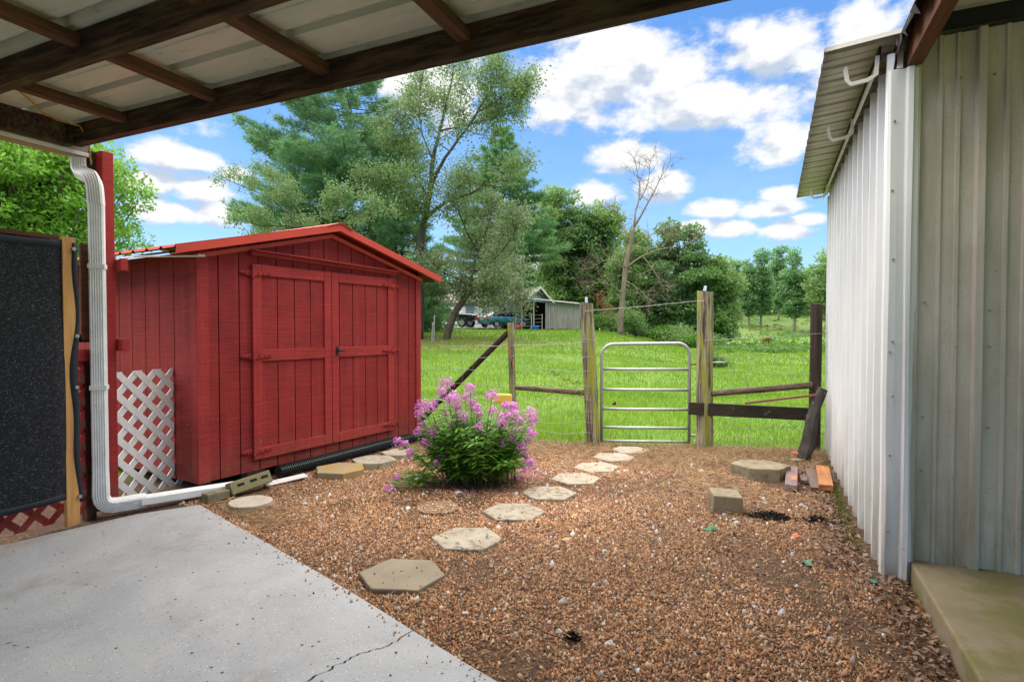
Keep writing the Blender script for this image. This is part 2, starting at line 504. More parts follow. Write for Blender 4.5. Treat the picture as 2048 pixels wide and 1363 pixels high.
def _(q, b, o):
    p = q.pos()
    n = q.noise(p, 1.3, 6, 0.68, 0.6); f = q.noise(p, 45, 3, 0.6)
    c = q.mix(q.rng(n, 0.36, 0.66), (0.405, 0.412, 0.41), (0.30, 0.312, 0.318))
    n3 = q.noise(q.pos((3.5, 1.2, 1)), 1.0, 6, 0.7)
    c = q.mix(q.math('MULTIPLY', q.rng(n3, 0.52, 0.66), 0.5), c, (0.44, 0.45, 0.45))
    c = q.mix(q.math('MULTIPLY', q.rng(f, 0.35, 0.75), 0.22), c, (0.32, 0.33, 0.34))
    for sc, thr, colr in ((120, 0.94, (0.05, 0.05, 0.05)), (105, 0.93, (0.66, 0.66, 0.65)), (170, 0.94, (0.07, 0.07, 0.07)), (40, 0.975, (0.06, 0.05, 0.045))):
        v = q.vor(q.vm('MULTIPLY', p, (1, 1, 0.01)), sc)
        cell = q.sep(v.outputs['Color'])[0]
        hit = q.math('MULTIPLY', q.math('GREATER_THAN', cell, thr), q.math('LESS_THAN', v.outputs['Distance'], 0.30))
        c = q.mix(hit, c, colr)
    # brown dirt washed along the back edge, and a few stains
    x, y, z = q.sep(p)
    e = q.math('ADD', x, q.math('MULTIPLY', q.noise(p, 5, 4, 0.65), 0.55))
    c = q.mix(q.math('MULTIPLY', q.rng(e, -4.15, -4.45), 0.8), c, (0.20, 0.155, 0.105))
    st = q.noise(p, 2.3, 5, 0.7)
    c = q.mix(q.math('MULTIPLY', q.rng(st, 0.55, 0.70), 0.5), c, (0.25, 0.205, 0.15))
    setb(q, b, c, 0.55, None, q.bump(f, 0.12, 0.004))
mat('painted_concrete', _)
def m_conc(a, c2, stain, amt, scale=3.0, sthr=0.5):
    def fn(q, b, o):
        p = q.pos()
        n = q.noise(p, scale, 5, 0.65); f = q.noise(p, 120, 3, 0.7)
        c = q.mix(q.rng(n, 0.3, 0.7), a, c2)
        c = q.mix(q.math('MULTIPLY', q.rng(f, 0.5, 0.75), 0.4), c, tuple(v * 0.45 for v in a))
        s = q.noise(p, scale * 2.3, 4, 0.65)
        c = q.mix(q.math('MULTIPLY', q.rng(s, sthr, sthr + 0.16), amt), c, stain)
        setb(q, b, c, 0.88, None, q.bump(f, 0.45, 0.004))
    return fn
mat('mossy_concrete', m_conc((0.27, 0.215, 0.135), (0.18, 0.14, 0.085), (0.15, 0.145, 0.04), 0.8, 2.0, 0.44))
mat('pale_stone', m_conc((0.42, 0.375, 0.29), (0.30, 0.255, 0.185), (0.15, 0.115, 0.07), 0.75, 6, 0.52))
mat('stain_stone', m_conc((0.30, 0.255, 0.18), (0.215, 0.18, 0.125), (0.36, 0.22, 0.055), 0.7, 3.2, 0.55))
mat('yellow_stone', m_conc((0.34, 0.275, 0.17), (0.28, 0.225, 0.145), (0.36, 0.22, 0.045), 0.85, 3.0, 0.44))
mat('block_stone', m_conc((0.29, 0.24, 0.16), (0.20, 0.165, 0.105), (0.11, 0.095, 0.045), 0.7, 6, 0.5))
mat('white_stone', m_conc((0.50, 0.45, 0.37), (0.38, 0.33, 0.25), (0.3, 0.22, 0.13), 0.5, 8, 0.55))
def _(q, b, o):
    v = q.vor(q.pos(), 75)
    k = q.sep(v.outputs['Color'])
    c = q.mix(k[0], (0.16, 0.075, 0.035), (0.50, 0.32, 0.17))
    c = q.mix(q.math('GREATER_THAN', k[1], 0.9), c, (0.62, 0.55, 0.46))
    c = q.mix(q.rng(v.outputs['Distance'], 0.45, 0.75), c, (0.06, 0.035, 0.02))
    setb(q, b, c, 0.8, None, q.bump(v.outputs['Distance'], -0.9, 0.01))
mat('pebble_stone', _)
mat('brick_red', m_conc((0.42, 0.16, 0.09), (0.34, 0.13, 0.08), (0.5, 0.33, 0.25), 0.5, 9))
mat('green_block', m_conc((0.24, 0.205, 0.115), (0.18, 0.155, 0.085), (0.16, 0.19, 0.045), 0.7, 4, 0.5))

def _(q, b, o):
    c = q.attr('col')[0]
    setb(q, b, c, 0.72)
mat('pebbles', _)
def _(q, b, o):
    p = q.pos()
    x, y, z = q.sep(p)
    f = q.noise(p, 120, 4, 0.75); n = q.noise(p, 2.0, 5, 0.6)
    v = q.vor(p, 60)
    stone = q.mix(q.sep(v.outputs['Color'])[0], (0.04, 0.021, 0.012), (0.17, 0.095, 0.05))
    dirt = q.mix(q.rng(f, 0.3, 0.7), (0.04, 0.024, 0.015), (0.14, 0.085, 0.05))
    yard = q.mix(q.rng(n, 0.42, 0.6), stone, dirt)  # bed of stone and dirt kept dark, painting shade into gaps between pebbles
    damp = q.noise(p, 1.4, 4, 0.6)
    yard = q.mix(q.math('MULTIPLY', q.rng(damp, 0.60, 0.70), 0.6), yard, (0.06, 0.042, 0.032))
    # lawn and pasture
    g1 = q.noise(p, 0.55, 5, 0.65); g2 = q.noise(p, 9, 5, 0.7); g3 = q.noise(p, 0.09, 4, 0.6)
    lawn = q.mix(q.rng(g1, 0.35, 0.68), (0.085, 0.175, 0.010), (0.15, 0.235, 0.016))
    lawn = q.mix(q.math('MULTIPLY', q.rng(g2, 0.45, 0.75), 0.5), lawn, (0.05, 0.125, 0.015))
    lat = q.math('ADD', q.math('MULTIPLY', x, math.cos(YAW)), q.math('MULTIPLY', y, math.sin(YAW)))
    dep = q.math('ADD', q.math('MULTIPLY', x, -math.sin(YAW)), q.math('MULTIPLY', y, math.cos(YAW)))
    past = q.mix(q.rng(g3, 0.4, 0.62), (0.13, 0.16, 0.035), (0.085, 0.16, 0.025))
    lawn = q.mix(q.rng(dep, 58, 80), lawn, past)
    # brown needles under the leaning tree
    dl = q.vm('LENGTH', q.vm('MULTIPLY', q.vm('SUBTRACT', p, tuple(LITTER)), (1 / 7.5, 1 / 7.5, 0)))
    lit = q.rng(q.math('ADD', dl, q.math('MULTIPLY', g2, 0.9)), 1.45, 0.75)
    lawn = q.mix(q.math('MULTIPLY', lit, 0.85), lawn, (0.13, 0.085, 0.045))
    # fence line: yard on this side, lawn on the other
    edge = q.math('SUBTRACT', y, q.math('ADD', 7.66, q.math('MULTIPLY', x, 0.283)))
    edge = q.math('ADD', edge, q.math('MULTIPLY', q.math('SUBTRACT', q.noise(p, 3.5, 4, 0.7), 0.5), 0.9))
    m = q.rng(edge, -0.12, 0.18)
    far_left = q.rng(x, -5.6, -6.2)
    m = q.math('MAXIMUM', m, q.math('MULTIPLY', far_left, q.rng(y, 1.0, 1.6)))
    m = q.math('MAXIMUM', m, q.rng(x, 6.0, 7.0))
    c = q.mix(m, yard, lawn)
    h = q.mix(m, q.mix(0.5, v.outputs['Distance'], f), g2)
    setb(q, b, c, 0.92, None, q.bump(h, 0.55, 0.02))
LITTER = PD(880, 690, 30)
mat('terrain', _)

def m_leaf(dark, light, trans=0.35, rough=0.55, nsc=0.5):
    def fn(q, b, o):
        t = q.attr('tint')[2]
        big = q.noise(q.pos(), nsc, 3, 0.6)
        f = q.math('ADD', q.math('MULTIPLY', t, 0.75), q.math('MULTIPLY', q.math('SUBTRACT', big, 0.38), 0.9), None, True)
        c = q.mix(f, dark, light)
        setb(q, b, c, rough * 0.8); b.inputs['Specular IOR Level'].default_value = 0.5
        tr = q.n('ShaderNodeBsdfTranslucent')
        q.l.new(q.mix(0.35, c, tuple(min(1, v * 1.5) for v in light)), tr.inputs[0])
        mx = q.n('ShaderNodeMixShader'); mx.inputs[0].default_value = trans
        q.l.new(b.outputs[0], mx.inputs[1]); q.l.new(tr.outputs[0], mx.inputs[2])
        q.l.new(mx.outputs[0], o.inputs[0])
    return fn
mat('leaf_bright', m_leaf((0.05, 0.16, 0.015), (0.26, 0.49, 0.05), 0.45))
mat('leaf_olive', m_leaf((0.065, 0.125, 0.04), (0.25, 0.37, 0.13), 0.42))
mat('leaf_grey', m_leaf((0.075, 0.12, 0.045), (0.30, 0.38, 0.18), 0.38))
mat('leaf_grove', m_leaf((0.07, 0.15, 0.045), (0.27, 0.42, 0.12), 0.45, 0.5, 0.25))
mat('leaf_dark', m_leaf((0.05, 0.12, 0.04), (0.20, 0.34, 0.10), 0.4, 0.5, 0.25))
mat('leaf_far', m_leaf((0.08, 0.18, 0.075), (0.24, 0.43, 0.16), 0.42, 0.5, 0.15))
mat('needle', m_leaf((0.038, 0.115, 0.05), (0.21, 0.41, 0.17), 0.34, 0.5, 0.5))
mat('needle_dark', m_leaf((0.038, 0.115, 0.04), (0.18, 0.38, 0.125), 0.36, 0.5, 0.5))
mat('leaf_rust', m_leaf((0.11, 0.035, 0.015), (0.30, 0.10, 0.035), 0.3))
mat('leaf_weed', m_leaf((0.03, 0.10, 0.012), (0.16, 0.32, 0.04), 0.35, 0.6, 0.3))
mat('leaf_phlox', m_leaf((0.045, 0.15, 0.018), (0.22, 0.44, 0.06), 0.3, 0.5, 3.0))
mat('petal', m_leaf((0.52, 0.10, 0.44), (0.86, 0.40, 0.76), 0.35, 0.6, 9.0))
mat('grass_blade', m_leaf((0.05, 0.14, 0.006), (0.23, 0.37, 0.018), 0.4, 0.6, 0.6))
mat('straw', m_leaf((0.17, 0.095, 0.042), (0.58, 0.41, 0.22), 0.15, 0.8, 2.0))
mat('dead_leaf', m_leaf((0.08, 0.045, 0.028), (0.34, 0.20, 0.125), 0.15, 0.8, 6.0))
mat('stem_brown', m_wood((0.11, 0.075, 0.035), (0.04, 0.025, 0.012), (30, 30, 5), 0.3))
mat('stem_green', m_wood((0.10, 0.15, 0.035), (0.05, 0.08, 0.02), (30, 30, 5), 0.2))

def _(q, b, o):
    w = q.noise(q.pos((1, 130, 130)), 1.0, 2, 0.6)
    w2 = q.noise(q.pos((1, 35, 170)), 1.0, 3, 0.6)
    c = q.mix(q.rng(q.math('MAXIMUM', w, w2), 0.60, 0.74), (0.008, 0.009, 0.011), (0.17, 0.17, 0.175))
    setb(q, b, c, 0.85, None, q.bump(w2, 0.3, 0.003))
mat('shade_cloth', _)
def plain(name, col, rough=0.6, metal=0.0):
    def fn(q, b, o):
        n = q.noise(q.pos(), 14, 4, 0.6)
        setb(q, b, q.mix(n, tuple(v * 0.85 for v in col), tuple(min(1, v * 1.12) for v in col)), rough, metal)
    return mat(name, fn)
plain('cloth_hem', (0.022, 0.026, 0.032), 0.7)
plain('pipe_black', (0.03, 0.032, 0.035), 0.16)
plain('pipe_stripe', (0.06, 0.22, 0.06), 0.5)
plain('iron_black', (0.015, 0.014, 0.013), 0.45)
plain('yellow_plastic', (0.78, 0.55, 0.10), 0.45)
plain('cord_yellow', (0.42, 0.25, 0.03), 0.6)
plain('insulator', (0.55, 0.62, 0.70), 0.4)
plain('steel', (0.35, 0.34, 0.32), 0.4, 0.7)
plain('felt_black', (0.02, 0.017, 0.015), 0.8)
plain('header_dark', (0.012, 0.014, 0.013), 0.8)
plain('gutter_white', (0.72, 0.70, 0.66), 0.4)
plain('gutter_under', (0.30, 0.225, 0.165), 0.7)
plain('bracket_cream', (0.66, 0.62, 0.53), 0.45)
plain('twist_teal', (0.02, 0.19, 0.17), 0.5)
plain('leaf_green_scrap', (0.03, 0.15, 0.06), 0.5)
plain('pink_scrap', (0.75, 0.35, 0.45), 0.6)
plain('orange_scrap', (0.72, 0.17, 0.06), 0.6)
plain('charcoal', (0.035, 0.027, 0.02), 0.95)
plain('siding_blue', (0.19, 0.235, 0.31), 0.6)
plain('house_trim', (0.68, 0.66, 0.62), 0.6)
plain('house_roof', (0.25, 0.22, 0.19), 0.85)
plain('garage_white', (0.70, 0.71, 0.72), 0.5)
plain('tin_roof', (0.42, 0.40, 0.37), 0.5)
plain('car_blue', (0.035, 0.14, 0.21), 0.22, 0.4)
plain('car_black', (0.010, 0.010, 0.011), 0.2)
plain('car_red', (0.55, 0.02, 0.015), 0.25)
plain('car_plate', (0.75, 0.76, 0.74), 0.5)
plain('tyre', (0.014, 0.014, 0.014), 0.85)
plain('rim', (0.50, 0.50, 0.51), 0.35, 0.7)
plain('toy_pink', (0.7, 0.06, 0.16), 0.5)
plain('toy_blue', (0.03, 0.14, 0.42), 0.5)
plain('driveway', (0.42, 0.40, 0.37), 0.9)
def _(q, b, o):
    setb(q, b, (0.02, 0.025, 0.03), 0.06); b.inputs['Specular IOR Level'].default_value = 0.7
mat('car_glass', _)
M = MATS

# ================================================================== GROUND
def ground():
    rr = [0.0] + list(np.geomspace(0.4, 900, 110))
    na = 300
    ang = np.arange(na) * 2 * math.pi / na
    V = [(0, 0, 0)]
    for r in rr[1:]:
        for a in ang: V.append((r * math.cos(a), r * math.sin(a), 0))
    V = np.array(V); V[:, 2] = height(V[:, 0], V[:, 1])
    V[:, 2] += 0.008 * np.sin(V[:, 0] * 5.1) * np.sin(V[:, 1] * 4.3)
    F = [(0, 1 + j, 1 + (j + 1) % na) for j in range(na)]
    for i in range(len(rr) - 2):
        a, b = 1 + i * na, 1 + (i + 1) * na
        for j in range(na):
            k = (j + 1) % na
            F.append((a + j, b + j, b + k, a + k))
    me = raw_mesh('ground', V, F, M['terrain'], True)
    tag(put('ground', me), 'brown gravel yard running into green lawn and pasture', None, None, 'structure')
ground()

# gravel-yard slab under the carport (painted), with its wavering edge towards the gravel
SZ = 0.045
edge_px = [(400, 1008), (455, 1040), (520, 1076), (580, 1110), (639, 1144), (700, 1180), (765, 1220), (830, 1261), (890, 1298), (950, 1334), (1000, 1363)]
slab_edge = [G(px, py, SZ) for px, py in edge_px]
SLAB = [(p.x, p.y) for p in slab_edge] + [(0.66, 1.62), (0.66, -3.2), (-5.1, -3.2), (-4.95, 0.6), (-4.70, 2.0), (-4.52, 2.8)]
slab = MB().prism(SLAB, -0.12, SZ).build('concrete_slab', M['painted_concrete'], bevel=0.008)
tag(slab, 'grey painted concrete floor with flecks under the carport', None, None, 'structure')
def crack():
    pts = [(612, 1363), (636, 1349), (655, 1342), (668, 1331), (690, 1324), (706, 1312), (730, 1303), (752, 1298), (772, 1292), (790, 1283), (806, 1273), (830, 1258)]
    P = [G(px, py, SZ) for px, py in pts]
    Q = []
    for a, b in zip(P[:-1], P[1:]):
        for k in range(4):
            t = k / 4; p = a.lerp(b, t); Q.append(p + Vector((rnd.uniform(-.006, .006), rnd.uniform(-.006, .006), 0)))
    Q.append(P[-1])
    V = []; F = []
    for i, p in enumerate(Q):
        w = 0.0025 + 0.002 * rnd.random()
        V += [(p.x - w, p.y - w * 1.2, SZ + 0.002), (p.x + w, p.y + w * 1.2, SZ + 0.002)]
        if i: F.append((2 * i - 2, 2 * i - 1, 2 * i + 1, 2 * i))
    put('crack', raw_mesh('crack', V, F, M['void_dark']), slab)
crack()
# older bare concrete showing along the back edge of the slab
pad = MB().prism([(0.752, 4.03), (0.752, 2.0), (0.745, -3.2), (5.0, -3.2), (5.0, 4.03)], -0.1, 0.135).build('porch_slab', M['mossy_concrete'], bevel=0.012)
tag(pad, 'mossy bare concrete porch slab beside the metal building', None, None, 'structure')
dr = MB()
dc = PD(905, 660, 47)
drv = []
for px, d in ((700, 44.0), (1000, 45.5), (1030, 52.0), (700, 56.0)):
    p = PD(px, 660, d); drv.append(p)
V = [(p.x, p.y, float(height(p.x, p.y)) + 0.12) for p in drv]
tag(put('driveway', raw_mesh('driveway', V, [(0, 1, 2, 3)], M['driveway'])), 'pale concrete driveway under the parked cars', None, None, 'structure')

# ================================================================== SHED
S0 = Vector((-4.627, 3.439, 0)); SE = Vector((0.1179, 0.9930, 0)); SN = Vector((0.9930, -0.1179, 0)); SU = Vector((0, 0, 1))
SHL, SHB, SHT, SHAPEX, SHD = 2.97, 0.115, 2.19, 2.56, 3.4
def SP(s, z, off=0.0): return S0 + SE * s + SU * z + SN * off
shed = thing('garden_shed', 'dark red wooden garden shed with double doors and a gable roof', 'shed', S0)
def slab_poly(poly, off0, off1, P=SP):
    """prism from a polygon in wall coordinates (s, z), between two offsets from the wall"""
    n = len(poly)
    V = [P(s, z, off0) for s, z in poly] + [P(s, z, off1) for s, z in poly]
    F = [tuple(range(n)), tuple(range(2 * n - 1, n - 1, -1))]
    F += [(i, n + i, n + (i + 1) % n, (i + 1) % n) for i in range(n)]
    return V, F
def gable(s): return SHT + (SHAPEX - SHT) * (1 - abs(s - SHL / 2) / (SHL / 2))
def plank(s0, s1, zb, ztop, off, name, parent, m, th=0.016, P=SP, gap=0.011):
    a, b = s0 + gap / 2, s1 - gap / 2
    poly = [(a, zb), (b, zb), (b, ztop(b))]
    if a < SHL / 2 < b and ztop is gable: poly.append((SHL / 2, SHAPEX))
    poly.append((a, ztop(a)))
    V, F = slab_poly(poly, off - th, off, P)
    return MB().add(V, F).build(name, m, parent)
# core behind the siding (seen only as the dark of the grooves)
core = MB()
def core_pt(s, z, k): return S0 + SE * s + SU * z - SN * k
cs = [(0.02, SHB + .01), (SHL - .02, SHB + .01), (SHL - .02, SHT - .02), (SHL / 2, SHAPEX - .03), (0.02, SHT - .02)]
V = [core_pt(s, z, 0.017) for s, z in cs] + [core_pt(s, z, SHD - .017) for s, z in cs]
core.add(V, [(0, 1, 2, 3, 4), (9, 8, 7, 6, 5)] + [(i, 5 + i, 5 + (i + 1) % 5, (i + 1) % 5) for i in range(5)])
core.build('wall_core', M['red_dark'], shed)
grooves = [0.09, 0.19, 0.394, 0.598, 0.798, 1.0, 1.202, 1.399, 1.597, 1.793, 1.989, 2.18, 2.381, 2.568, 2.767, 2.90]
for a, b in zip(grooves[:-1], grooves[1:]):
    plank(a, b, SHB, gable, 0.0, 'siding_plank', shed, M['red_siding'])
# side wall towards the carport, and the far side
def SPs(s, z, off=0.0): return S0 - SN * s + SU * z - SE * off
def SPf(s, z, off=0.0): return S0 + SE * SHL - SN * s + SU * z + SE * off
sg = [0.09] + [0.135 + 0.2535 * k for k in range(1, 13)] + [3.31]
for a, b in zip(sg[:-1], sg[1:]):
    plank(a, b, SHB - 0.01, lambda s: SHT - .01, 0.0, 'siding_plank', shed, M['red_siding'], 0.016, SPs)
    plank(a, b, SHB - 0.01, lambda s: SHT - .01, 0.0, 'siding_plank', shed, M['red_siding'], 0.016, SPf)
# corner boards
for (P, a, b) in ((SP, -0.018, 0.088), (SP, SHL - .072, SHL + .018), (SPs, 0.0, 0.088), (SPf, 0.0, 0.088), (SPs, 3.312, 3.4)):
    V, F = slab_poly([(a, SHB - .005), (b, SHB - .005), (b, SHT + (0.02 if P is SP else -.012)), (a, SHT - .012)], -0.012, 0.019, P)
    MB().add(V, F).build('corner_board', M['red_trim'], shed)
# skids and piers
for s in (0.62, 1.5, 2.35):
    MB().box(SP(s, 0.05, -0.14), (0.1, 0.2, 0.13), Matrix.Rotation(-0.118, 3, 'Z')).build('pier', M['block_stone'], shed)
for s in (0.3, 2.7):
    MB().bar(SP(s, 0.085, -0.25), SP(s, 0.085, -3.2), 0.09, 0.06).build('skid', M['beam_wood'], shed)
# roof: ribbed metal sheets, ridge cap, gable trim
def roof():
    over, ov2 = 0.27, 0.16
    slope = (SHAPEX - SHT) / (SHL / 2)
    for side in (-1, 1):
        mid = SHL / 2
        def RP(t, k, up):     # t: 0 ridge .. 1 eave, k: along depth
            s = mid + side * t * (mid + over)
            z = SHAPEX + 0.055 - slope * t * (mid + over)
            return SP(s, z + up, ov2 - k)
        L = SHD + 2 * ov2
        nrib = int(L / 0.23)
        V = []; prof = []
        for i in range(nrib + 1):
            k = i * L / nrib
            for dk, up in ((-0.03, 0), (-0.012, 0.02), (0.012, 0.02), (0.03, 0)):
                kk = k + dk
                if -0.001 <= kk <= L + 0.001: prof.append((kk, up))
        if prof[0][0] > 0.001: prof.insert(0, (0, prof[0][1]))
        n = len(prof)
        for t in (0, 1):
            for k, up in prof: V.append(RP(t, k, up))
        for t in (0, 1):
            for k, up in prof: V.append(RP(t, k, up - 0.006))
        F = []
        for i in range(n - 1):
            F.append((i, i + 1, n + i + 1, n + i)); F.append((2 * n + i, 3 * n + i, 3 * n + i + 1, 2 * n + i + 1))
            F.append((n + i, n + i + 1, 3 * n + i + 1, 3 * n + i))
        F += [(0, n, 3 * n, 2 * n), (n - 1, 3 * n - 1, 4 * n - 1, 2 * n - 1)]
        MB().add(V, F).build('roof_sheet', M['red_metal'], shed)
        # gable trim: angle with a drip return along the front
        for t0, t1, z0, z1, o0, o1 in ((0, 1, -0.058, 0.012, ov2 - .002, ov2 + .006), (0, 1, -0.058, -0.050, ov2 - .04, ov2 - .002), (0, 0.86, -0.125, -0.085, 0.02, 0.045)):
            pts = [RP(t0, 0, 0), RP(t1, 0, 0)]
            V = []
            for p in pts:
                for z in (z0, z1):
                    for o_ in (o0, o1): V.append(p - SN * ov2 + SN * o_ + SU * z)
            MB().add(V, [(0, 1, 3, 2), (4, 6, 7, 5), (0, 4, 5, 1), (2, 3, 7, 6), (0, 2, 6, 4), (1, 5, 7, 3)]).build('gable_trim', M['red_metal'], shed)
        # soffit board under the eave
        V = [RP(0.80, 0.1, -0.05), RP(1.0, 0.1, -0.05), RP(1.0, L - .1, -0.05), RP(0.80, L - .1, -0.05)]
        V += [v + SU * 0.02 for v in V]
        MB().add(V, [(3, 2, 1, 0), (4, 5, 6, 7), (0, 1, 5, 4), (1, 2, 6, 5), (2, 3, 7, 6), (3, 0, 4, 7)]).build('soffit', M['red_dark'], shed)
    V = []
    for k in (-0.02, SHD + 2 * ov2 + 0.02):
        for ds, dz in ((-0.17, 0.033), (0, 0.088), (0.17, 0.033), (0.17, 0.027), (0, 0.08), (-0.17, 0.027)):
            V.append(SP(SHL / 2 + ds, SHAPEX + dz, ov2 - k))
    MB().add(V, [(0, 1, 7, 6), (1, 2, 8, 7), (2, 3, 9, 8), (3, 4, 10, 9), (4, 5, 11, 10), (5, 0, 6, 11), (0, 5, 4, 1), (1, 4, 3, 2), (6, 7, 10, 11), (7, 8, 9, 10)]).build('ridge_cap', M['red_metal'], shed)
roof()
# doors
def door(s0, s1, hinge_side, label):
    d = bpy.data.objects.new('door', None); d.location = SP(s0, 0.23)
    link(d, shed); d['label'] = label
    zb, zt = 0.225, 2.115
    st = 0.095
    def brd(a, b, z0, z1, name, o0=0.004, o1=0.034, m='red_trim'):
        V, F = slab_poly([(a, z0), (b, z0), (b, z1), (a, z1)], o0, o1)
        return MB().add(V, F).build(name, M[m], d, bevel=0.003)
    brd(s0, s0 + st, zb, zt, 'stile'); brd(s1 - st, s1, zb, zt, 'stile')
    brd(s0 + st + .002, s1 - st - .002, zt - .105, zt, 'rail')
    brd(s0 + st + .002, s1 - st - .002, 1.175, 1.285, 'rail')
    brd(s0 + st + .002, s1 - st - .002, zb, zb + .105, 'rail')
    gs = [g for g in grooves if s0 + st < g < s1 - st]
    gs = [s0 + st] + gs + [s1 - st]
    for a, b in zip(gs[:-1], gs[1:]):
        if b - a < 0.015: continue
        plank(a, b, zb + .01, lambda s: zt - .01, 0.0165, 'panel_plank', d, M['red_siding'], 0.014)
    hs = s0 if hinge_side < 0 else s1
    for z in (2.03, 1.23, 0.31):
        h = MB()
        w = hinge_side
        # tapered strap on the door, short leaf on the jamb, barrel between
        for sgn, ln in ((-w, 0.19), (w, 0.11)):
            poly = [(hs + sgn * .012, z - .028), (hs + sgn * ln, z - .011), (hs + sgn * (ln + .012), z), (hs + sgn * ln, z + .011), (hs + sgn * .012, z + .028)]
            if sgn < 0: poly = poly[::-1]
            V, F = slab_poly(poly, 0.0345 if sgn == -w else 0.004, 0.048 if sgn == -w else 0.022)
            h.add(V, F)
            for kq in (0.3, 0.6, 0.88):
                h.box(SP(hs + sgn * ln * kq, z, 0.052 if sgn == -w else 0.026), (0.014, 0.014, 0.014))
        h.tube([SP(hs, z - .045, 0.040), SP(hs, z + .045, 0.040)], 0.013, 8)
        h.build('hinge', M['red_trim'], d)
    return d
dl = door(0.515, 1.470, -1, 'door leaf nearer the downspout, hinged at its outer edge')
drr = door(1.478, 2.455, 1, 'door leaf nearer the flowering plant, with the latch')
lt = MB()
lt.tube([SP(1.545, 1.25, 0.034), SP(1.545, 1.25, 0.075)], 0.010, 8)
lt.tube([SP(1.545, 1.25, 0.070), SP(1.60, 1.245, 0.078), SP(1.635, 1.235, 0.074)], [0.010, 0.009, 0.006], 8)
lt.box(SP(1.545, 1.245, 0.037), (0.012, 0.035, 0.09))
lt.build('latch', M['iron_black'], drr)
V, F = slab_poly([(0.49, 2.195), (2.50, 2.16), (2.50, 2.195), (0.49, 2.235)], 0.003, 0.062)
MB().add(V, F).build('door_header', M['red_trim'], shed, bevel=0.004)
V, F = slab_poly([(0.49, 2.235), (2.50, 2.195), (2.50, 2.208), (0.49, 2.248)], 0.003, 0.105)
MB().add(V, F).build('drip_cap', M['red_trim'], shed, bevel=0.003)

# ================================================================== METAL BUILDING
BX, BY0, BY1, BZ = 0.61, 3.985, 8.0, 3.11
bld = thing('metal_building', 'white ribbed metal building with overhanging eave beside the gravel yard', 'building', (BX, BY0, 0))
def panel_profile(w, pitch=0.3048):
    """one sheet: tall trapezoid ribs with two low ribs between; (along, out)"""
    pr = []
    k = 0.0
    while k < w - 1e-6:
        for dk, h in ((0, 0), (0.010, 0.036), (0.044, 0.036), (0.054, 0), (0.130, 0), (0.135, 0.012), (0.152, 0.012), (0.157, 0), (0.214, 0), (0.219, 0.012), (0.236, 0.012), (0.241, 0)):
            if k + dk <= w: pr.append((k + dk, h))
        k += pitch
    pr.append((w, 0.0))
    return pr
def panel_mesh(name, w, z0, z1, m, axis):
    pr = panel_profile(w); n = len(pr)
    nz = 7
    V = []; F = []
    for i in range(nz):
        z = z0 + (z1 - z0) * i / (nz - 1)
        for k, h in pr:
            wob = 0.0025 * math.sin(5 * z + 7 * k) + 0.0015 * math.sin(11 * k + 3 * z)
            V.append((-(h + wob), k, z) if axis == 'y' else (k, -(h + wob), z))
    for i in range(nz - 1):
        for j in range(n - 1):
            a = i * n + j
            F.append((a, a + 1, a + n + 1, a + n) if axis == 'x' else (a, a + n, a + n + 1, a + 1))
    return raw_mesh(name, V, F, m)
W1 = 0.9144
pm = panel_mesh('wall_panel', W1, 0.0, BZ, M['white_metal'], 'y')
y = BY0 + 0.012; k = 0
while y < BY1 - 0.05:
    w = min(W1, BY1 - y)
    me = pm if abs(w - W1) < 1e-6 else panel_mesh('wall_panel', w, 0.0, BZ, M['white_metal'], 'y')
    put('wall_panel', me, bld, (BX + 0.034 - 0.0015 * (k % 2), y, 0.0)); y += W1; k += 1
pf = panel_mesh('wall_panel', W1, 0.0, 3.17, M['porch_shade_metal'], 'x')
x = BX + 0.115; k = 0
while x < 4.9:
    put('wall_panel', pf, bld, (x, BY0 + 0.03 - 0.0015 * (k % 2), 0.0)); x += W1; k += 1
# closed body behind the sheets
MB().box(((BX + 5.6) / 2 + .03, (BY0 + BY1) / 2 + .03, 1.55), (5.6 - BX - .04, BY1 - BY0 - .07, 3.06)).build('inner_wall', M['porch_shade_metal'], bld)
# corner trim: folded flashing with a bulged front and a rib
ct = MB()
prof = [(BX - 0.006, BY0 + 0.045), (BX - 0.009, BY0 + 0.02), (BX - 0.004, BY0 - 0.012), (BX + 0.012, BY0 - 0.026), (BX + 0.045, BY0 - 0.024), (BX + 0.085, BY0 - 0.016), (BX + 0.095, BY0 - 0.040), (BX + 0.118, BY0 - 0.042), (BX + 0.128, BY0 - 0.012), (BX + 0.150, BY0 - 0.006), (BX + 0.150, BY0 + 0.02)]
V = []; F = []; n = len(prof); nz = 16
for i in range(nz):
    z = -0.02 + (3.02) * i / (nz - 1)
    for j, (px_, py_) in enumerate(prof):
        d = 0.006 * math.sin(2.3 * z + j) * (0.4 + (3 - z) / 5) + (0.010 * math.exp(-((z - 0.5) / 0.25) ** 2) if j in (3, 4) else 0)
        V.append((px_ + d * 0.6, py_ - d, z))
for i in range(nz - 1):
    for j in range(n - 1):
        a = i * n + j; F.append((a, a + 1, a + n + 1, a + n))
ct.add(V, F); ct.build('corner_trim', M['white_metal'], bld)
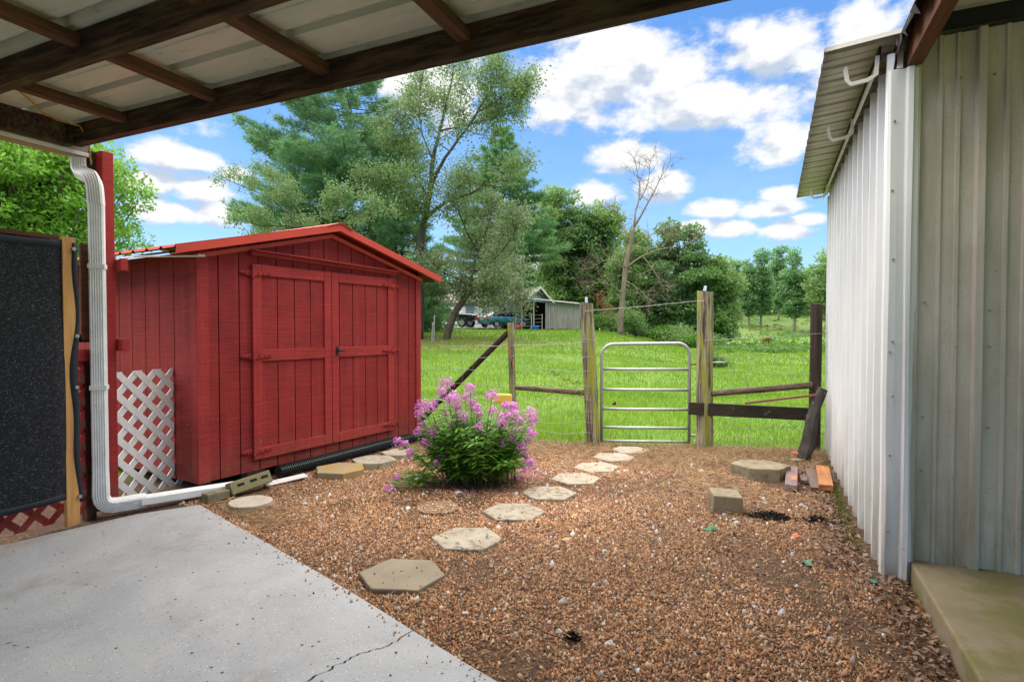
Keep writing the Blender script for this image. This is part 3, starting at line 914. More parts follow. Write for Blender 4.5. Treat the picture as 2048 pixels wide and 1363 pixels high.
# screws
sc_ = MB()
for z in (0.35, 1.05, 1.75, 2.45):
    for y in np.arange(BY0 + 0.2, BY1, 0.305):
        sc_.tube([(BX + 0.034, y, z + rnd.uniform(-.03, .03)), (BX + 0.022, y, z)], 0.008, 6)
for z in (0.62, 0.95, 1.42, 1.62, 2.95):
    for x in np.arange(BX + 0.20, 3.2, 0.1524):
        if rnd.random() < 0.75:
            zz = z + rnd.uniform(-.05, .05)
            sc_.tube([(x, BY0 + 0.028, zz), (x, BY0 + 0.014, zz)], 0.0065, 6)
for z in (0.3, 0.75, 1.1, 1.36, 1.42, 1.9, 2.3, 2.7):
    x = BX + 0.035 + rnd.uniform(-.012, .012)
    sc_.tube([(x, BY0 - 0.02, z), (x, BY0 - 0.036, z)], 0.0065, 6)
tag(sc_.build('screw_heads', M['steel'], bld), kind='stuff')
# eave: ribbed sheet sticking out over the side wall
def eave():
    x0, x1, y0, y1 = 0.275, 5.9, BY0 - 0.06, BY1 + 0.12
    V = []; prof = []
    yy = y0
    while yy < y1:
        for dk, h in ((0, 0), (0.010, 0.03), (0.05, 0.03), (0.06, 0), (0.135, 0), (0.14, 0.007), (0.15, 0.007), (0.155, 0)):
            if yy + dk < y1: prof.append((yy + dk, h))
        yy += 0.2286
    prof.append((y1, 0)); n = len(prof)
    for (xx, z) in ((x0, 3.155), (BX, 3.185), (x1, 3.55)):
        for (p, h) in prof: V.append((xx, p, z + h))
    F = []
    for i in range(2):
        for j in range(n - 1):
            a = i * n + j; F.append((a, a + 1, a + n + 1, a + n))
    o = MB().add(V, F).build('eave_sheet', M['eave_sheet'], bld)
    m = o.modifiers.new('sheet', 'SOLIDIFY'); m.thickness = 0.004; m.offset = 1
eave()
MB().bar((BX - 0.035, BY0 + .05, BZ + 0.03), (BX - 0.035, BY1, BZ + 0.03), 0.012, 0.075).build('eave_closure', M['header_dark'], bld)
MB().bar((BX - 0.045, BY0 + .12, BZ - 0.03), (BX - 0.045, BY1, BZ - 0.01), 0.006, 0.05).build('eave_flashing', M['white_metal'], bld)
# gutter brackets still hanging under the eave
for (px, py, y) in ((1750, 140, 4.02), (1692, 268, 5.15), (1652, 372, 7.35)):
    z = 3.02
    b = MB()
    path = [(BX - 0.05, y, z + 0.10), (BX - 0.055, y, z - 0.01), (BX - 0.10, y, z - 0.035), (BX - 0.185, y, z - 0.045), (BX - 0.205, y, z - 0.02), (BX - 0.215, y, z + 0.05), (BX - 0.205, y, z + 0.06)]
    b.sweep(path, [(-0.012, -0.004), (0.012, -0.004), (0.012, 0.004), (-0.012, 0.004)], (0, 1, 0))
    b.V = [tuple(v) for v in b.V]
    b.build('gutter_bracket', M['bracket_cream'], bld, bevel=0.002)
# porch roof over the front: dark header, pale ceiling sheet, brown rafter, torn felt edge
MB().bar((0.80, BY0 - 0.06, 3.205), (5.0, BY0 - 0.06, 3.225), 0.07, 0.07).build('header', M['header_dark'], bld)
V = []; prof = []
yy = -3.0
while yy < BY0 - 0.1:
    for dk, h in ((0, 0), (0.012, 0.028), (0.05, 0.028), (0.062, 0)): prof.append((yy + dk, h))
    yy += 0.2286
prof.append((BY0 - 0.02, 0)); n = len(prof)
for xx, z in ((0.70, 3.245), (5.0, 3.30)):
    for p, h in prof: V.append((xx, p, z + h))
o = MB().add(V, [(j, j + 1, n + j + 1, n + j) for j in range(n - 1)]).build('porch_ceiling', M['gutter_white'], bld)
m = o.modifiers.new('sheet', 'SOLIDIFY'); m.thickness = 0.004
MB().bar((0.735, BY0 - 0.02, 3.09), (0.735, -2.9, 3.09), 0.075, 0.17).build('porch_rafter', M['brown_beam'], bld, bevel=0.004)
MB().box((BX + 0.055, BY0 + 0.0, 3.09), (0.03, 0.035, 0.17)).build('rafter_block', M['white_metal'], bld)
V = []; F = []
ny = 26
for i in range(ny):
    yq = 2.55 + (BY0 + 0.12 - 2.55) * i / (ny - 1)
    for j, (dx, dz) in enumerate(((0.10, 0.22), (0.0, 0.215), (-0.045, 0.19), (-0.06 - 0.02 * math.sin(3 * i), 0.10 + 0.035 * math.sin(i * 1.7) - (0.10 if i > ny - 4 else 0)))):
        V.append((0.70 + dx, yq, 2.98 + dz))
for i in range(ny - 1):
    for j in range(3):
        a = i * 4 + j; F.append((a, a + 1, a + 5, a + 4))
o = MB().add(V, F).build('felt_edge', M['felt_black'], bld)
m = o.modifiers.new('sheet', 'SOLIDIFY'); m.thickness = 0.003

# ================================================================== CARPORT
cp = thing('carport', 'timber carport roof of dark beams and ribbed metal sheet overhead', 'carport', (-4.87, 2.82, 0))
CX0, CX1, BB, BT = -5.02, 0.72, 2.931, 3.085
for yb in (2.685, 1.872, 1.06, 0.25, -0.56, -1.37, -2.18, -2.95):
    MB().bar((CX0 + 0.02, yb, (BB + BT) / 2), (CX1, yb, (BB + BT) / 2 + 0.015), 0.072, BT - BB).build('beam', M['beam_wood'], cp, bevel=0.004)
ys = [2.685, 1.872, 1.06, 0.25, -0.56, -1.37, -2.18, -2.95]
for xb in (-4.33, -3.385, -2.43, -1.475, -0.52, 0.43):
    for ya, yb in zip(ys[:-1], ys[1:]):
        MB().bar((xb + rnd.uniform(-.01, .01), ya - 0.037, BT - 0.052), (xb, yb + 0.037, BT - 0.052), 0.075, 0.062).build('purlin', M['purlin_wood'], cp, bevel=0.004)
# ribbed sheets, laid with the ribs along the beams
def cp_sheet(y0, y1):
    prof = []; yy = y0
    while yy < y1 - 1e-6:
        for dk, h in ((0, 0), (0.09, 0), (0.096, 0.050), (0.152, 0.050), (0.158, 0), (0.21, 0), (0.216, 0.006), (0.226, 0.006), (0.232, 0)):
            if yy + dk < y1: prof.append((yy + dk, h))
        yy += 0.29
    prof.append((y1, 0)); n = len(prof)
    V = [(xx, p, BT + 0.002 + h + dz) for xx, dz in ((CX0 - 0.06, 0), (CX1 + 0.03, 0.03)) for p, h in prof]
    o = MB().add(V, [(j, j + 1, n + j + 1, n + j) for j in range(n - 1)]).build('roof_sheet', M['roof_sheet'], cp)
    m = o.modifiers.new('sheet', 'SOLIDIFY'); m.thickness = 0.003; m.offset = 1
yy = 2.80
while yy > -3.0:
    cp_sheet(yy - 0.87, yy); yy -= 0.872
# side beam, gutter with white lip, post
MB().bar((-4.985, -3.0, 3.0), (-4.985, 2.648, 3.0), 0.075, 0.165).build('side_beam', M['beam_wood'], cp, bevel=0.004)
MB().box((-4.985, 2.60, 3.0), (0.09, 0.02, 0.17)).build('hanger', M['iron_black'], cp)
g_ = MB()
gp = [(-5.035, 2.985), (-5.035, 2.885), (-5.045, 2.877), (-5.12, 2.877), (-5.145, 2.91), (-5.150, 2.985), (-5.160, 2.985), (-5.153, 2.905), (-5.124, 2.868), (-5.028, 2.868), (-5.024, 2.985)]
V = [(a, -3.0, z) for a, z in gp] + [(a, 2.80, z) for a, z in gp]; n = len(gp)
g_.add(V, [(j, (j + 1) % n, n + (j + 1) % n, n + j) for j in range(n)] + [tuple(range(n)), tuple(range(2 * n - 1, n - 1, -1))])
g_.build('gutter', M['gutter_under'], cp)
MB().bar((-5.020, -3.0, 2.890), (-5.020, 2.81, 2.890), 0.008, 0.030).build('gutter_lip', M['gutter_white'], cp)
post = MB().box((-4.965, 2.875, 1.45), (0.09, 0.09, 2.96)).build('post', M['red_trim'], cp, bevel=0.005)
MB().box((-5.075, 2.835, 2.80), (0.12, 0.09, 0.26)).build('post_block', M['beam_wood'], cp)
for z in (2.02, 1.36):
    MB().box((-4.90, 2.945, z), (0.13, 0.06, 0.10)).build('fence_bracket', M['red_trim'], cp, bevel=0.004)
# hanging yellow cord
cord = MB()
pts = [(38, 182), (60, 200), (85, 225), (115, 240), (160, 252)]
path = [PYp(px, py, 2.1 + 0.5 * i / 4) for i, (px, py) in enumerate(pts)]
path = [Vector((p.x, p.y, min(p.z, 3.07))) for p in path]
path += [Vector((-4.93, 2.74, 2.98)), Vector((-4.95, 2.76, 2.86)), Vector((-4.94, 2.765, 2.78))]
sm = []
for i in range(len(path) - 1):
    for k in range(4):
        sm.append(path[i].lerp(path[i + 1], k / 4))
cord.tube(sm, 0.006, 6)
tag(cord.build('hanging_cord', M['cord_yellow'], smooth=True), 'thin yellow cord hanging below the carport roof sheets', 'cord')

# ================================================================== DOWNSPOUT
def rib_profile(w, h):
    """flattened rectangle with ribs on its broad faces"""
    pr = []
    m = 5
    for i in range(m * 2 + 1):
        a = -w / 2 + 0.012 + (w - 0.024) * i / (m * 2)
        pr.append((a, -h / 2 - (0.0 if i % 2 == 0 else -0.006)))
    pr += [(w / 2, -h / 2 + 0.012), (w / 2, h / 2 - 0.012)]
    for i in range(m * 2 + 1):
        a = w / 2 - 0.012 - (w - 0.024) * i / (m * 2)
        pr.append((a, h / 2 - (0.0 if i % 2 == 0 else 0.006)))
    pr += [(-w / 2, h / 2 - 0.012), (-w / 2, -h / 2 + 0.012)]
    return pr
ds = thing('downspout', 'white ribbed downspout running down the red carport post and along the slab', 'downspout', (-4.78, 2.70, 0))
dx = Vector((-4.775, 2.70, 0))
RP_ = rib_profile(0.105, 0.078)
def arc(pts, n=6):
    """rounded polyline: quadratic corners"""
    P = [Vector(p) for p in pts]; out = [P[0]]
    for i in range(1, len(P) - 1):
        a = P[i].lerp(P[i - 1], min(0.5, 0.10 / max((P[i] - P[i - 1]).length, 1e-6)))
        b = P[i].lerp(P[i + 1], min(0.5, 0.10 / max((P[i + 1] - P[i]).length, 1e-6)))
        for k in range(n + 1):
            t = k / n
            out.append(a.lerp(P[i], t).lerp(P[i].lerp(b, t), t))
    out.append(P[-1]); return out
UPD = (0.75, -0.66, 0)
_o = PXp(158, 322, -5.085)
top = arc([(-5.085, _o.y, 2.868), (-5.085, _o.y, 2.755), (-4.79, 2.695, 2.66), (-4.775, 2.70, 2.45)])
MB().sweep(top, RP_, UPD).build('elbow', M['white_paint'], ds)
MB().sweep([(-4.775, 2.70, 2.46), (-4.775, 2.70, 1.2), (-4.775, 2.70, 0.28)], [(a * 0.97, b * 0.97) for a, b in RP_], UPD).build('pipe', M['white_paint'], ds)
lowdir = (Vector((-4.43, 3.66, 0.07)) - Vector((-4.775, 2.70, 0.1))).normalized()
bot = arc([Vector((-4.775, 2.70, 0.36)), Vector((-4.775, 2.70, 0.095)), Vector((-4.775, 2.70, 0.095)) + lowdir * 0.30], 9)
crimp = [1.0 + (0.035 if i % 2 else -0.01) for i in range(len(bot))]
MB().sweep(bot, RP_, UPD, crimp).build('elbow', M['white_paint'], ds)
q0 = Vector((-4.775, 2.70, 0.095)) + lowdir * 0.26
MB().sweep([q0, q0.lerp(Vector((-4.42, 3.68, 0.06)), 0.5), Vector((-4.42, 3.68, 0.06))], [(a * 0.97, b * 0.97) for a, b in RP_], (0, 0, 1)).build('outlet_pipe', M['white_paint'], ds)
for z in (1.96, 1.02):
    sp = MB().sweep([(-4.775, 2.70, z), (-4.775, 2.70, z + 0.035)], [(a * 1.07, b * 1.1) for a, b in ((-.0525, -.039), (.0525, -.039), (.0525, .039), (-.0525, .039))], UPD)
    sp.build('strap', M['white_paint'], ds, bevel=0.002)

# ================================================================== FENCE OF LATTICE AND SHADE CLOTH (left)
def lattice(plane, s0, s1, z0, z1, pitch, w, th, m, parent, name):
    """diagonal slats clipped to a rectangle; plane(s, z, off) -> place; each slat a part"""
    def clip(c, sgn):
        # line z = sgn*s + c
        pts = []
        for s in (s0, s1):
            z = sgn * s + c
            if z0 - 1e-9 <= z <= z1 + 1e-9: pts.append((s, z))
        for z in (z0, z1):
            s = (z - c) / sgn
            if s0 < s < s1: pts.append((s, z))
        pts = sorted(set(pts))
        return (pts[0], pts[-1]) if len(pts) >= 2 and (pts[-1][0] - pts[0][0]) > w else None
    for sgn, off in ((1, 0.0), (-1, th + 0.001)):
        lo = min(z0 - sgn * s0, z0 - sgn * s1); hi = max(z1 - sgn * s0, z1 - sgn * s1)
        c = lo + pitch * 0.5
        while c < hi:
            e = clip(c, sgn)
            if e:
                (a, za), (b, zb) = e
                V = []
                def cut(pt, cc):
                    """where the slat's own edge line z = sgn*s + cc meets the border that pt lies on"""
                    s_, z_ = pt
                    if abs(z_ - z0) < 1e-6 or abs(z_ - z1) < 1e-6: return ((z_ - cc) / sgn, z_)
                    return (s_, sgn * s_ + cc)
                hw = w * 0.7071
                for o_ in (off, off + th):
                    for pt in (e[0], e[1]):
                        for cc in (c + hw, c - hw):
                            ss_, zz_ = cut(pt, cc); V.append(plane(ss_, zz_, o_))
                MB().add(V, [(0, 1, 3, 2), (4, 6, 7, 5), (0, 2, 6, 4), (1, 5, 7, 3), (0, 4, 5, 1), (2, 3, 7, 6)]).build(name, m, parent)
            c += pitch
# white lattice between fence and shed
p0, p1 = G(165, 1035), G(347, 978)
ld = (p1 - p0); LL = ld.length; ld.normalize(); ln = Vector((ld.y, -ld.x, 0))
wl = thing('white_lattice', 'white lattice panel standing between the downspout and the red shed', 'lattice', p0)
def WLp(s, z, off): return p0 + ld * s + Vector((0, 0, z)) + ln * off
lattice(WLp, 0.0, LL + 0.13, 0.03, 1.13, 0.185, 0.056, 0.007, M['white_paint'], wl, 'slat')
# fence behind the shade cloth
FX = -4.80
fe = thing('lattice_fence', 'low red lattice fence with brown pickets behind the black shade cloth', 'fence', (FX, 2.4, 0))
def FP(s, z, off): return Vector((FX - 0.03 - off, s, z))
lattice(FP, 0.2, 2.80, 0.05, 1.25, 0.175, 0.048, 0.012, M['red_trim'], fe, 'slat')
MB().bar((FX - .04, 0.0, 1.29), (FX - .04, 2.80, 1.29), 0.035, 0.09).build('rail', M['red_trim'], fe)
MB().bar((FX - .07, 2.50, 1.42), (FX - .07, 2.80, 1.42), 0.03, 0.06).build('rail', M['void_dark'], fe)
MB().bar((FX - .02, 0.0, 2.165), (FX - .02, 2.52, 2.165), 0.09, 0.03).build('top_board', M['brown_beam'], fe)
y = 0.4
while y < 2.80:
    MB().box((FX - .05, y, 1.78), (0.018, 0.072, 0.75)).build('picket', M['brown_beam'], fe); y += 0.098
MB().box((FX - 0.06, 2.66, 0.65), (0.07, 0.07, 1.30)).build('fence_post', M['red_dark'], fe)
# tan upright carrying the cloth
up_ = MB().box((-4.735, 2.475, 1.10), (0.040, 0.088, 2.14)).build('wooden_upright', M['tan_wood'], bevel=0.003)
tag(up_, 'tan bare wooden upright at the end of the black shade cloth', 'post')
# shade cloth: slightly billowing sheet with hems and grommets
scl = thing('shade_cloth', 'black woven shade cloth hung along the fence beside the slab', 'cloth', (-4.72, 1.5, 0.2))
def cloth(y0, y1, z0, z1, m, name, off=0.0, ny=40, nz=36):
    V = []; F = []
    for i in range(ny + 1):
        y = y0 + (y1 - y0) * i / ny
        for j in range(nz + 1):
            z = z0 + (z1 - z0) * j / nz
            sag = 0.012 * math.sin(y * 5) if j == nz else 0
            xx = -4.715 + 0.010 * math.sin(3.1 * z + 2 * y) + 0.006 * math.sin(9 * y + 1.5 * z) + off
            V.append((xx, y, z + sag - (0.05 * (2.44 - y) / 2.0)))
    for i in range(ny):
        for j in range(nz):
            a = i * (nz + 1) + j; F.append((a, a + nz + 1, a + nz + 2, a + 1))
    o = put(name, raw_mesh(name, V, F, m, True), scl)
    md = o.modifiers.new('sheet', 'SOLIDIFY'); md.thickness = 0.002
cloth(-1.0, 2.435, 0.24, 2.145, M['shade_cloth'], 'sheet')
cloth(-1.0, 2.435, 2.09, 2.15, M['cloth_hem'], 'hem', 0.003, 40, 2)
cloth(-1.0, 2.435, 0.235, 0.29, M['cloth_hem'], 'hem', 0.003, 40, 2)
# loose flap curling round the upright
V = []; F = []
for j in range(31):
    z = 0.20 + 1.93 * j / 30
    wv = 0.018 * math.sin(4.2 * z + .5) + 0.012 * math.sin(9.1 * z)
    a = (-4.712, 2.488 + wv, z); b = (-4.708, 2.525 + wv * .4, z); c_ = (-4.74, 2.535, z)
    V += [a, b, c_]
    if j:
        k = 3 * j
        F += [(k - 3, k - 2, k + 1, k), (k - 2, k - 1, k + 2, k + 1)]
o = put('flap', raw_mesh('flap', V, F, M['cloth_hem'], True), scl)
md = o.modifiers.new('sheet', 'SOLIDIFY'); md.thickness = 0.002
for (y, z) in ((2.50, 2.085), (2.512, 1.44), (2.505, 1.06), (2.512, 0.24), (2.0, 0.24), (1.99, 2.08)):
    MB().tube([(-4.710, y, z), (-4.697, y, z)], 0.014, 12).build('grommet', M['steel'], scl)

# ================================================================== WIRE FENCE AND GATE
FA, FB_, FC, FD = Vector((-3.07, 6.75, 0)), Vector((-2.10, 7.02, 0)), Vector((-0.75, 7.40, 0)), Vector((0.485, 7.78, 0))
def round_post(name, base, top, r0, r1, m, parent, n=16, rings=14, seed=1, slant=0.01):
    q = random.Random(seed)
    ph = [q.uniform(0, 6.28) for _ in range(6)]
    V = []; F = []
    B = Vector(base); T = Vector(top)
    ax = (T - B).normalized()
    sd_ = ax.cross(Vector((0.3, 1, 0.1))).normalized(); u = sd_.cross(ax)
    for i in range(rings + 1):
        t = i / rings
        c = B.lerp(T, t); r = r0 + (r1 - r0) * t
        for j in range(n):
            a = 2 * math.pi * j / n
            rr = r * (1 + 0.05 * math.sin(2 * a + ph[0]) + 0.045 * math.sin(5 * a + ph[1] + 1.5 * t) + 0.03 * math.sin(9 * a + ph[2] + 4 * t) + 0.02 * math.sin(3 * a + 9 * t + ph[3]))
            p = c + sd_ * (math.cos(a) * rr) + u * (math.sin(a) * rr)
            if i == rings: p = p + ax * (slant * math.cos(a + ph[4]) + q.uniform(-.006, .006))
            V.append(p)
    for i in range(rings):
        for j in range(n):
            k = (j + 1) % n
            F.append((i * n + j, i * n + k, (i + 1) * n + k, (i + 1) * n + j))
    F.append(tuple(range(n - 1, -1, -1)))
    V.append(T - ax * 0.004); c = len(V) - 1
    for j in range(n): F.append((rings * n + j, rings * n + (j + 1) % n, c))
    return MB().add(V, F).build(name, m, parent, smooth=False)
def wire_pts(a, b, n, sag, jit, q):
    P = []
    for i in range(n + 1):
        t = i / n
        p = Vector(a).lerp(Vector(b), t); p.z += -sag * 4 * t * (1 - t) + q.uniform(-jit, jit)
        P.append(p)
    return P
def barbed(parent, a, b, sag, seed, m='fence_wire'):
    q = random.Random(seed); mb = MB()
    P = wire_pts(a, b, 16, sag, 0.006, q)
    mb.tube(P, 0.0034, 5)
    t = 0.08
    L = (Vector(b) - Vector(a)).length
    k = int(L / 0.13)
    for i in range(1, k):
        f = i / k * 16; j = min(int(f), 15); p = P[j].lerp(P[j + 1], f - j)
        d = Vector((q.uniform(-1, 1), q.uniform(-1, 1), q.uniform(-1, 1))).normalized() * 0.014
        mb.tube([p - d, p + d], 0.0018, 4)
    return mb.build('barbed_wire', M[m], parent)
def woven(parent, a, b, seed, zs, pitch=0.155, bend=0.02):
    q = random.Random(seed); mb = MB()
    a, b = Vector(a), Vector(b); L = (b - a).length
    n = max(2, int(L / pitch))
    grid = []
    for zi, z in enumerate(zs):
        row = []
        for i in range(n + 1):
            p = a.lerp(b, i / n); p.z = z + 0.02 * math.sin(i * 0.9 + zi) + q.uniform(-bend, bend) * 0.5
            p.x += q.uniform(-bend, bend); row.append(p)
        grid.append(row)
        mb.tube(row, 0.0024, 4)
    for i in range(n + 1):
        col_ = []
        for zi in range(len(zs)):
            col_.append(grid[zi][i])
            if zi < len(zs) - 1:
                m_ = grid[zi][i].lerp(grid[zi + 1][i], 0.5); m_.x += q.uniform(-bend, bend); col_.append(m_)
        mb.tube(col_, 0.0021, 4)
    return tag(mb.build('wire_mesh', M['fence_wire'], parent), kind='stuff')
ZS = [0.04, 0.17, 0.30, 0.44, 0.59, 0.76, 0.95, 1.13]
def zt(py, p): return ZV(py, p.x, p.y)
# left run
fl = thing('wire_fence', 'weathered post and wire fence between the red shed and the gate', 'fence', FB_)
zA, zB = zt(645, FA), zt(606, FB_)
round_post('post', FA + Vector((0.03, 0, -0.2)), FA + Vector((-0.02, 0, zA)), 0.042, 0.044, M['post_wood'], fl, 12, 14, 3)
pb = round_post('post', FB_ + Vector((0.05, 0.01, -0.2)), FB_ + Vector((-0.055, 0, zB)), 0.088, 0.082, M['post_wood'], fl, 18, 16, 4)
pb['label'] = 'thick leaning gate post with yellow-green moss'
ra = Vector((FA.x + 0.03, FA.y + 0.01, zt(774, FA))); rb = Vector((FB_.x - 0.05, FB_.y, zt(786, FB_)))
round_post('rail', ra, rb, 0.034, 0.036, M['rail_wood'], fl, 12, 10, 5)
# slanting brace from the thin post down behind the flowers
br0 = Vector((FA.x - 0.02, FA.y + 0.06, zt(655, FA))); br1 = PD(866, 815, depth_of(FA.x, FA.y) + 0.7)
br1 = Vector((br1.x, br1.y, br1.z)); br2 = br0 + (br1 - br0) * 1.75
if br2.z < -0.05: br2 = br0 + (br1 - br0) * ((br0.z + 0.05) / (br0.z - br1.z))
round_post('brace', br2, br0, 0.043, 0.040, M['dark_post'], fl, 12, 8, 6)
SHR = SP(SHL, 0, 0.02) + Vector((0.05, 0.03, 0))
ends = [(SHR, FA), (FA, FB_)]
for i, (a, b) in enumerate(ends):
    off = Vector((0, -0.045 if i else 0.0, 0))
    woven(fl, a + off, b + off, 20 + i, ZS)
    za = zt(690, FA)
    barbed(fl, (a.x, a.y - .04, za + (0.0 if i == 0 else 0.0)), (b.x, b.y - .07 * i, za + 0.05 * i), 0.012, 30 + i)
MB().box((FB_.x - 0.055, FB_.y, zB + 0.04), (0.03, 0.03, 0.075)).build('insulator', M['insulator'], fl, bevel=0.006)
q_ = random.Random(5)
ch = MB()
for i in range(22):
    t = i / 21
    p = Vector((FB_.x - 0.10 - 0.42 * t, FB_.y - 0.10, 0.80 + 0.17 * t * t + 0.02 * math.sin(i)))
    ch.tube([p + Vector((math.cos(a) * .011, (i % 2) * .004, math.sin(a) * .008)) for a in np.linspace(0, 6.28, 8)], 0.003, 4)
ch.build('chain', M['rust'], fl)
MB().tube(wire_pts((FA.x - 0.04, FA.y - 0.05, zA - 0.28), (FA.x + 0.05, FA.y - 0.05, zA - 0.62), 8, 0.0, 0.006, q_), 0.003, 5).build('orange_twine', M['orange_scrap'], fl)
# wire wraps on the thick post
wr = MB()
for z in ZS[1:] + [1.35]:
    c = FB_.lerp(Vector((FB_.x - 0.055, FB_.y, 0)), min(1, z / zB)) if True else FB_
    wr.tube([Vector((c.x + 0.096 * math.cos(a), c.y + 0.096 * math.sin(a), z + 0.01 * math.sin(3 * a))) for a in np.linspace(0, 6.2832, 20)], 0.0022, 4, False)
wr.build('wire_wraps', M['fence_wire'], fl)
# right run
fr = thing('wire_fence', 'weathered post and wire fence between the gate and the metal building', 'fence', FC)
zC, zD = zt(583, FC), zt(607, FD)
pc = round_post('post', FC + Vector((0.0, 0, -0.2)), FC + Vector((0.0, 0, zC)), 0.100, 0.092, M['post_wood'], fr, 18, 16, 8)
pc['label'] = 'tallest gate post, streaked with green moss'
round_post('post', FD + Vector((0, 0, -0.2)), FD + Vector((0.01, 0, zD)), 0.066, 0.062, M['dark_post'], fr, 14, 14, 9)
ra = Vector((FC.x + 0.09, FC.y - 0.02, zt(786, FC))); rb = Vector((FD.x - 0.03, FD.y - 0.04, zt(769, FD)))
round_post('rail', ra, rb, 0.036, 0.042, M['rail_wood'], fr, 12, 10, 10)
a = Vector((FC.x - 0.17, FC.y - 0.13, zt(815, FC))); b = Vector((FD.x + 0.02, FD.y - 0.10, zt(826, FD)))
MB().bar(a, b, 0.036, 0.152).build('board', M['board_wood'], fr, bevel=0.006)
woven(fr, FC + Vector((0.08, -0.05, 0)), FD + Vector((0, -0.03, 0)), 41, ZS + [1.27], 0.15, 0.03)
woven(fr, FD + Vector((0.03, -0.03, 0)), FD + Vector((0.5, 0.13, 0)), 42, ZS + [1.27], 0.15, 0.03)
barbed(fr, (FC.x, FC.y - .10, zt(680, FC)), (FD.x, FD.y - .07, zt(667, FD)), 0.006, 43)
barbed(fr, (FD.x, FD.y - .07, zt(667, FD)), (FD.x + 0.6, FD.y + .1, zt(665, FD)), 0.0, 44)
MB().tube([(FC.x + .09, FC.y - .02, 1.27), (FC.x + 0.55, FC.y + .13, 0.75), (FD.x - 0.03, FD.y, 0.12)], 0.0025, 5).build('brace_wire', M['fence_wire'], fr)
MB().box((FC.x + 0.0, FC.y, zC + 0.035), (0.034, 0.034, 0.07), Matrix.Rotation(0.2, 3, 'Y')).build('insulator', M['insulator'], fr, bevel=0.006)
hook = MB()
hk = [Vector((FC.x + 0.09, FC.y - .03, 1.08)), Vector((FC.x + 0.16, FC.y - .03, 1.082)), Vector((FC.x + 0.24, FC.y - .03, 1.085)), Vector((FC.x + 0.265, FC.y - .03, 1.10)), Vector((FC.x + 0.25, FC.y - .03, 1.112)), Vector((FC.x + 0.235, FC.y - .03, 1.105))]
hook.tube(hk, [0.005, 0.010, 0.006, 0.006, 0.005, 0.004], 7); hook.build('hook', M['steel'], fr)
# single strand over the gate
gw = barbed(fl, (FB_.x - .04, FB_.y - .09, zt(622, FB_)), (FC.x, FC.y - .10, zt(602, FC)), -0.0, 47)
# gate
GA, GB = G(1203, 889), G(1378, 892)
gd = (GB - GA); GL = gd.length; gd.normalize()
gt = thing('farm_gate', 'galvanised tube farm gate with rounded top corners and five crossbars', 'gate', GA)
GH0, GH1 = 0.035, ZV(688, (GA.x + GB.x) / 2, (GA.y + GB.y) / 2)
def GP(s, z): return GA + gd * s + Vector((0, 0, z))
rc = 0.15
loop = [GP(0, GH0), GP(0, GH1 - rc)]
for k in range(1, 9):
    a = math.pi / 2 * k / 8; loop.append(GP(rc * (1 - math.cos(a)), GH1 - rc + rc * math.sin(a)))
loop.append(GP(GL - rc, GH1 + 0.012))
for k in range(1, 9):
    a = math.pi / 2 * k / 8; loop.append(GP(GL - rc + rc * math.sin(a), GH1 + 0.012 - rc + rc * math.cos(a)))
loop += [GP(GL, GH0)]
nrm = Vector((gd.y, -gd.x, 0))
prof = [(math.cos(2 * math.pi * j / 12) * .021, math.sin(2 * math.pi * j / 12) * .021) for j in range(12)]
MB().sweep(loop, prof, nrm).build('frame', M['galvanised'], gt, smooth=True)
for py in (738, 779, 818, 855, 888):
    z = ZV(py, (GA.x + GB.x) / 2, (GA.y + GB.y) / 2) if py < 888 else GH0 + .018
    MB().tube([GP(0.012, z), GP(GL / 2, z), GP(GL - 0.012, z)], 0.0175, 12).build('crossbar', M['galvanised'], gt, smooth=True)
MB().tube([GP(GL, 1.03), GP(GL + 0.10, 1.05), GP(GL + 0.17, 1.04)], 0.009, 7).build('latch', M['rust'], gt)
MB().tube([GP(GL, 0.14), GP(GL + 0.09, 0.14)], 0.013, 8).build('hinge_pin', M['steel'], gt)
def leaf_scrap(name, p, size, m, label, cat='leaf', up=0.0, rz=None):
    q = random.Random(sum(map(ord, label)))
    n = 9; rz = q.uniform(0, 6.28) if rz is None else rz
    V = [(0, 0, 0.006)]; F = []
    for i in range(n):
        a = 2 * math.pi * i / n; r = size * (0.55 + 0.45 * ((i % 3) != 1) * q.uniform(0.7, 1.1))
        V.append((r * math.cos(a), r * math.sin(a) * 0.7, q.uniform(0.0, 0.35) * size))
    for i in range(n): F.append((0, 1 + i, 1 + (i + 1) % n))
    me = raw_mesh(name, V, F, m)
    o = put(name, me, None, Vector(p) + Vector((0, 0, 0.008)), (up, 0, rz))
    md = o.modifiers.new('sheet', 'SOLIDIFY'); md.thickness = 0.002
    return tag(o, label, cat)
p = GP(0.17, 0.50)
leaf_scrap('dead_leaf', (p.x, p.y - 0.03, ZV(808, p.x, p.y)), 0.04, M['leaf_rust'], 'brown dead leaf caught on the gate between two bars', 'leaf', 1.3)

# yellow tub lid on the fence behind the flowers
yc = PD(1014, 794, depth_of(FA.x, FA.y) + 0.05)
yo = MB().box((0, 0, 0), (0.25, 0.05, 0.125)).build('plastic_tub', M['yellow_plastic'], bevel=0.02, loc=(yc.x - .0, yc.y - 0.14, yc.z), rot=(0.1, 0.02, 0.27), seg=3)
tag(yo, 'yellow plastic tub hanging on the fence behind the pink flowers', 'tub')
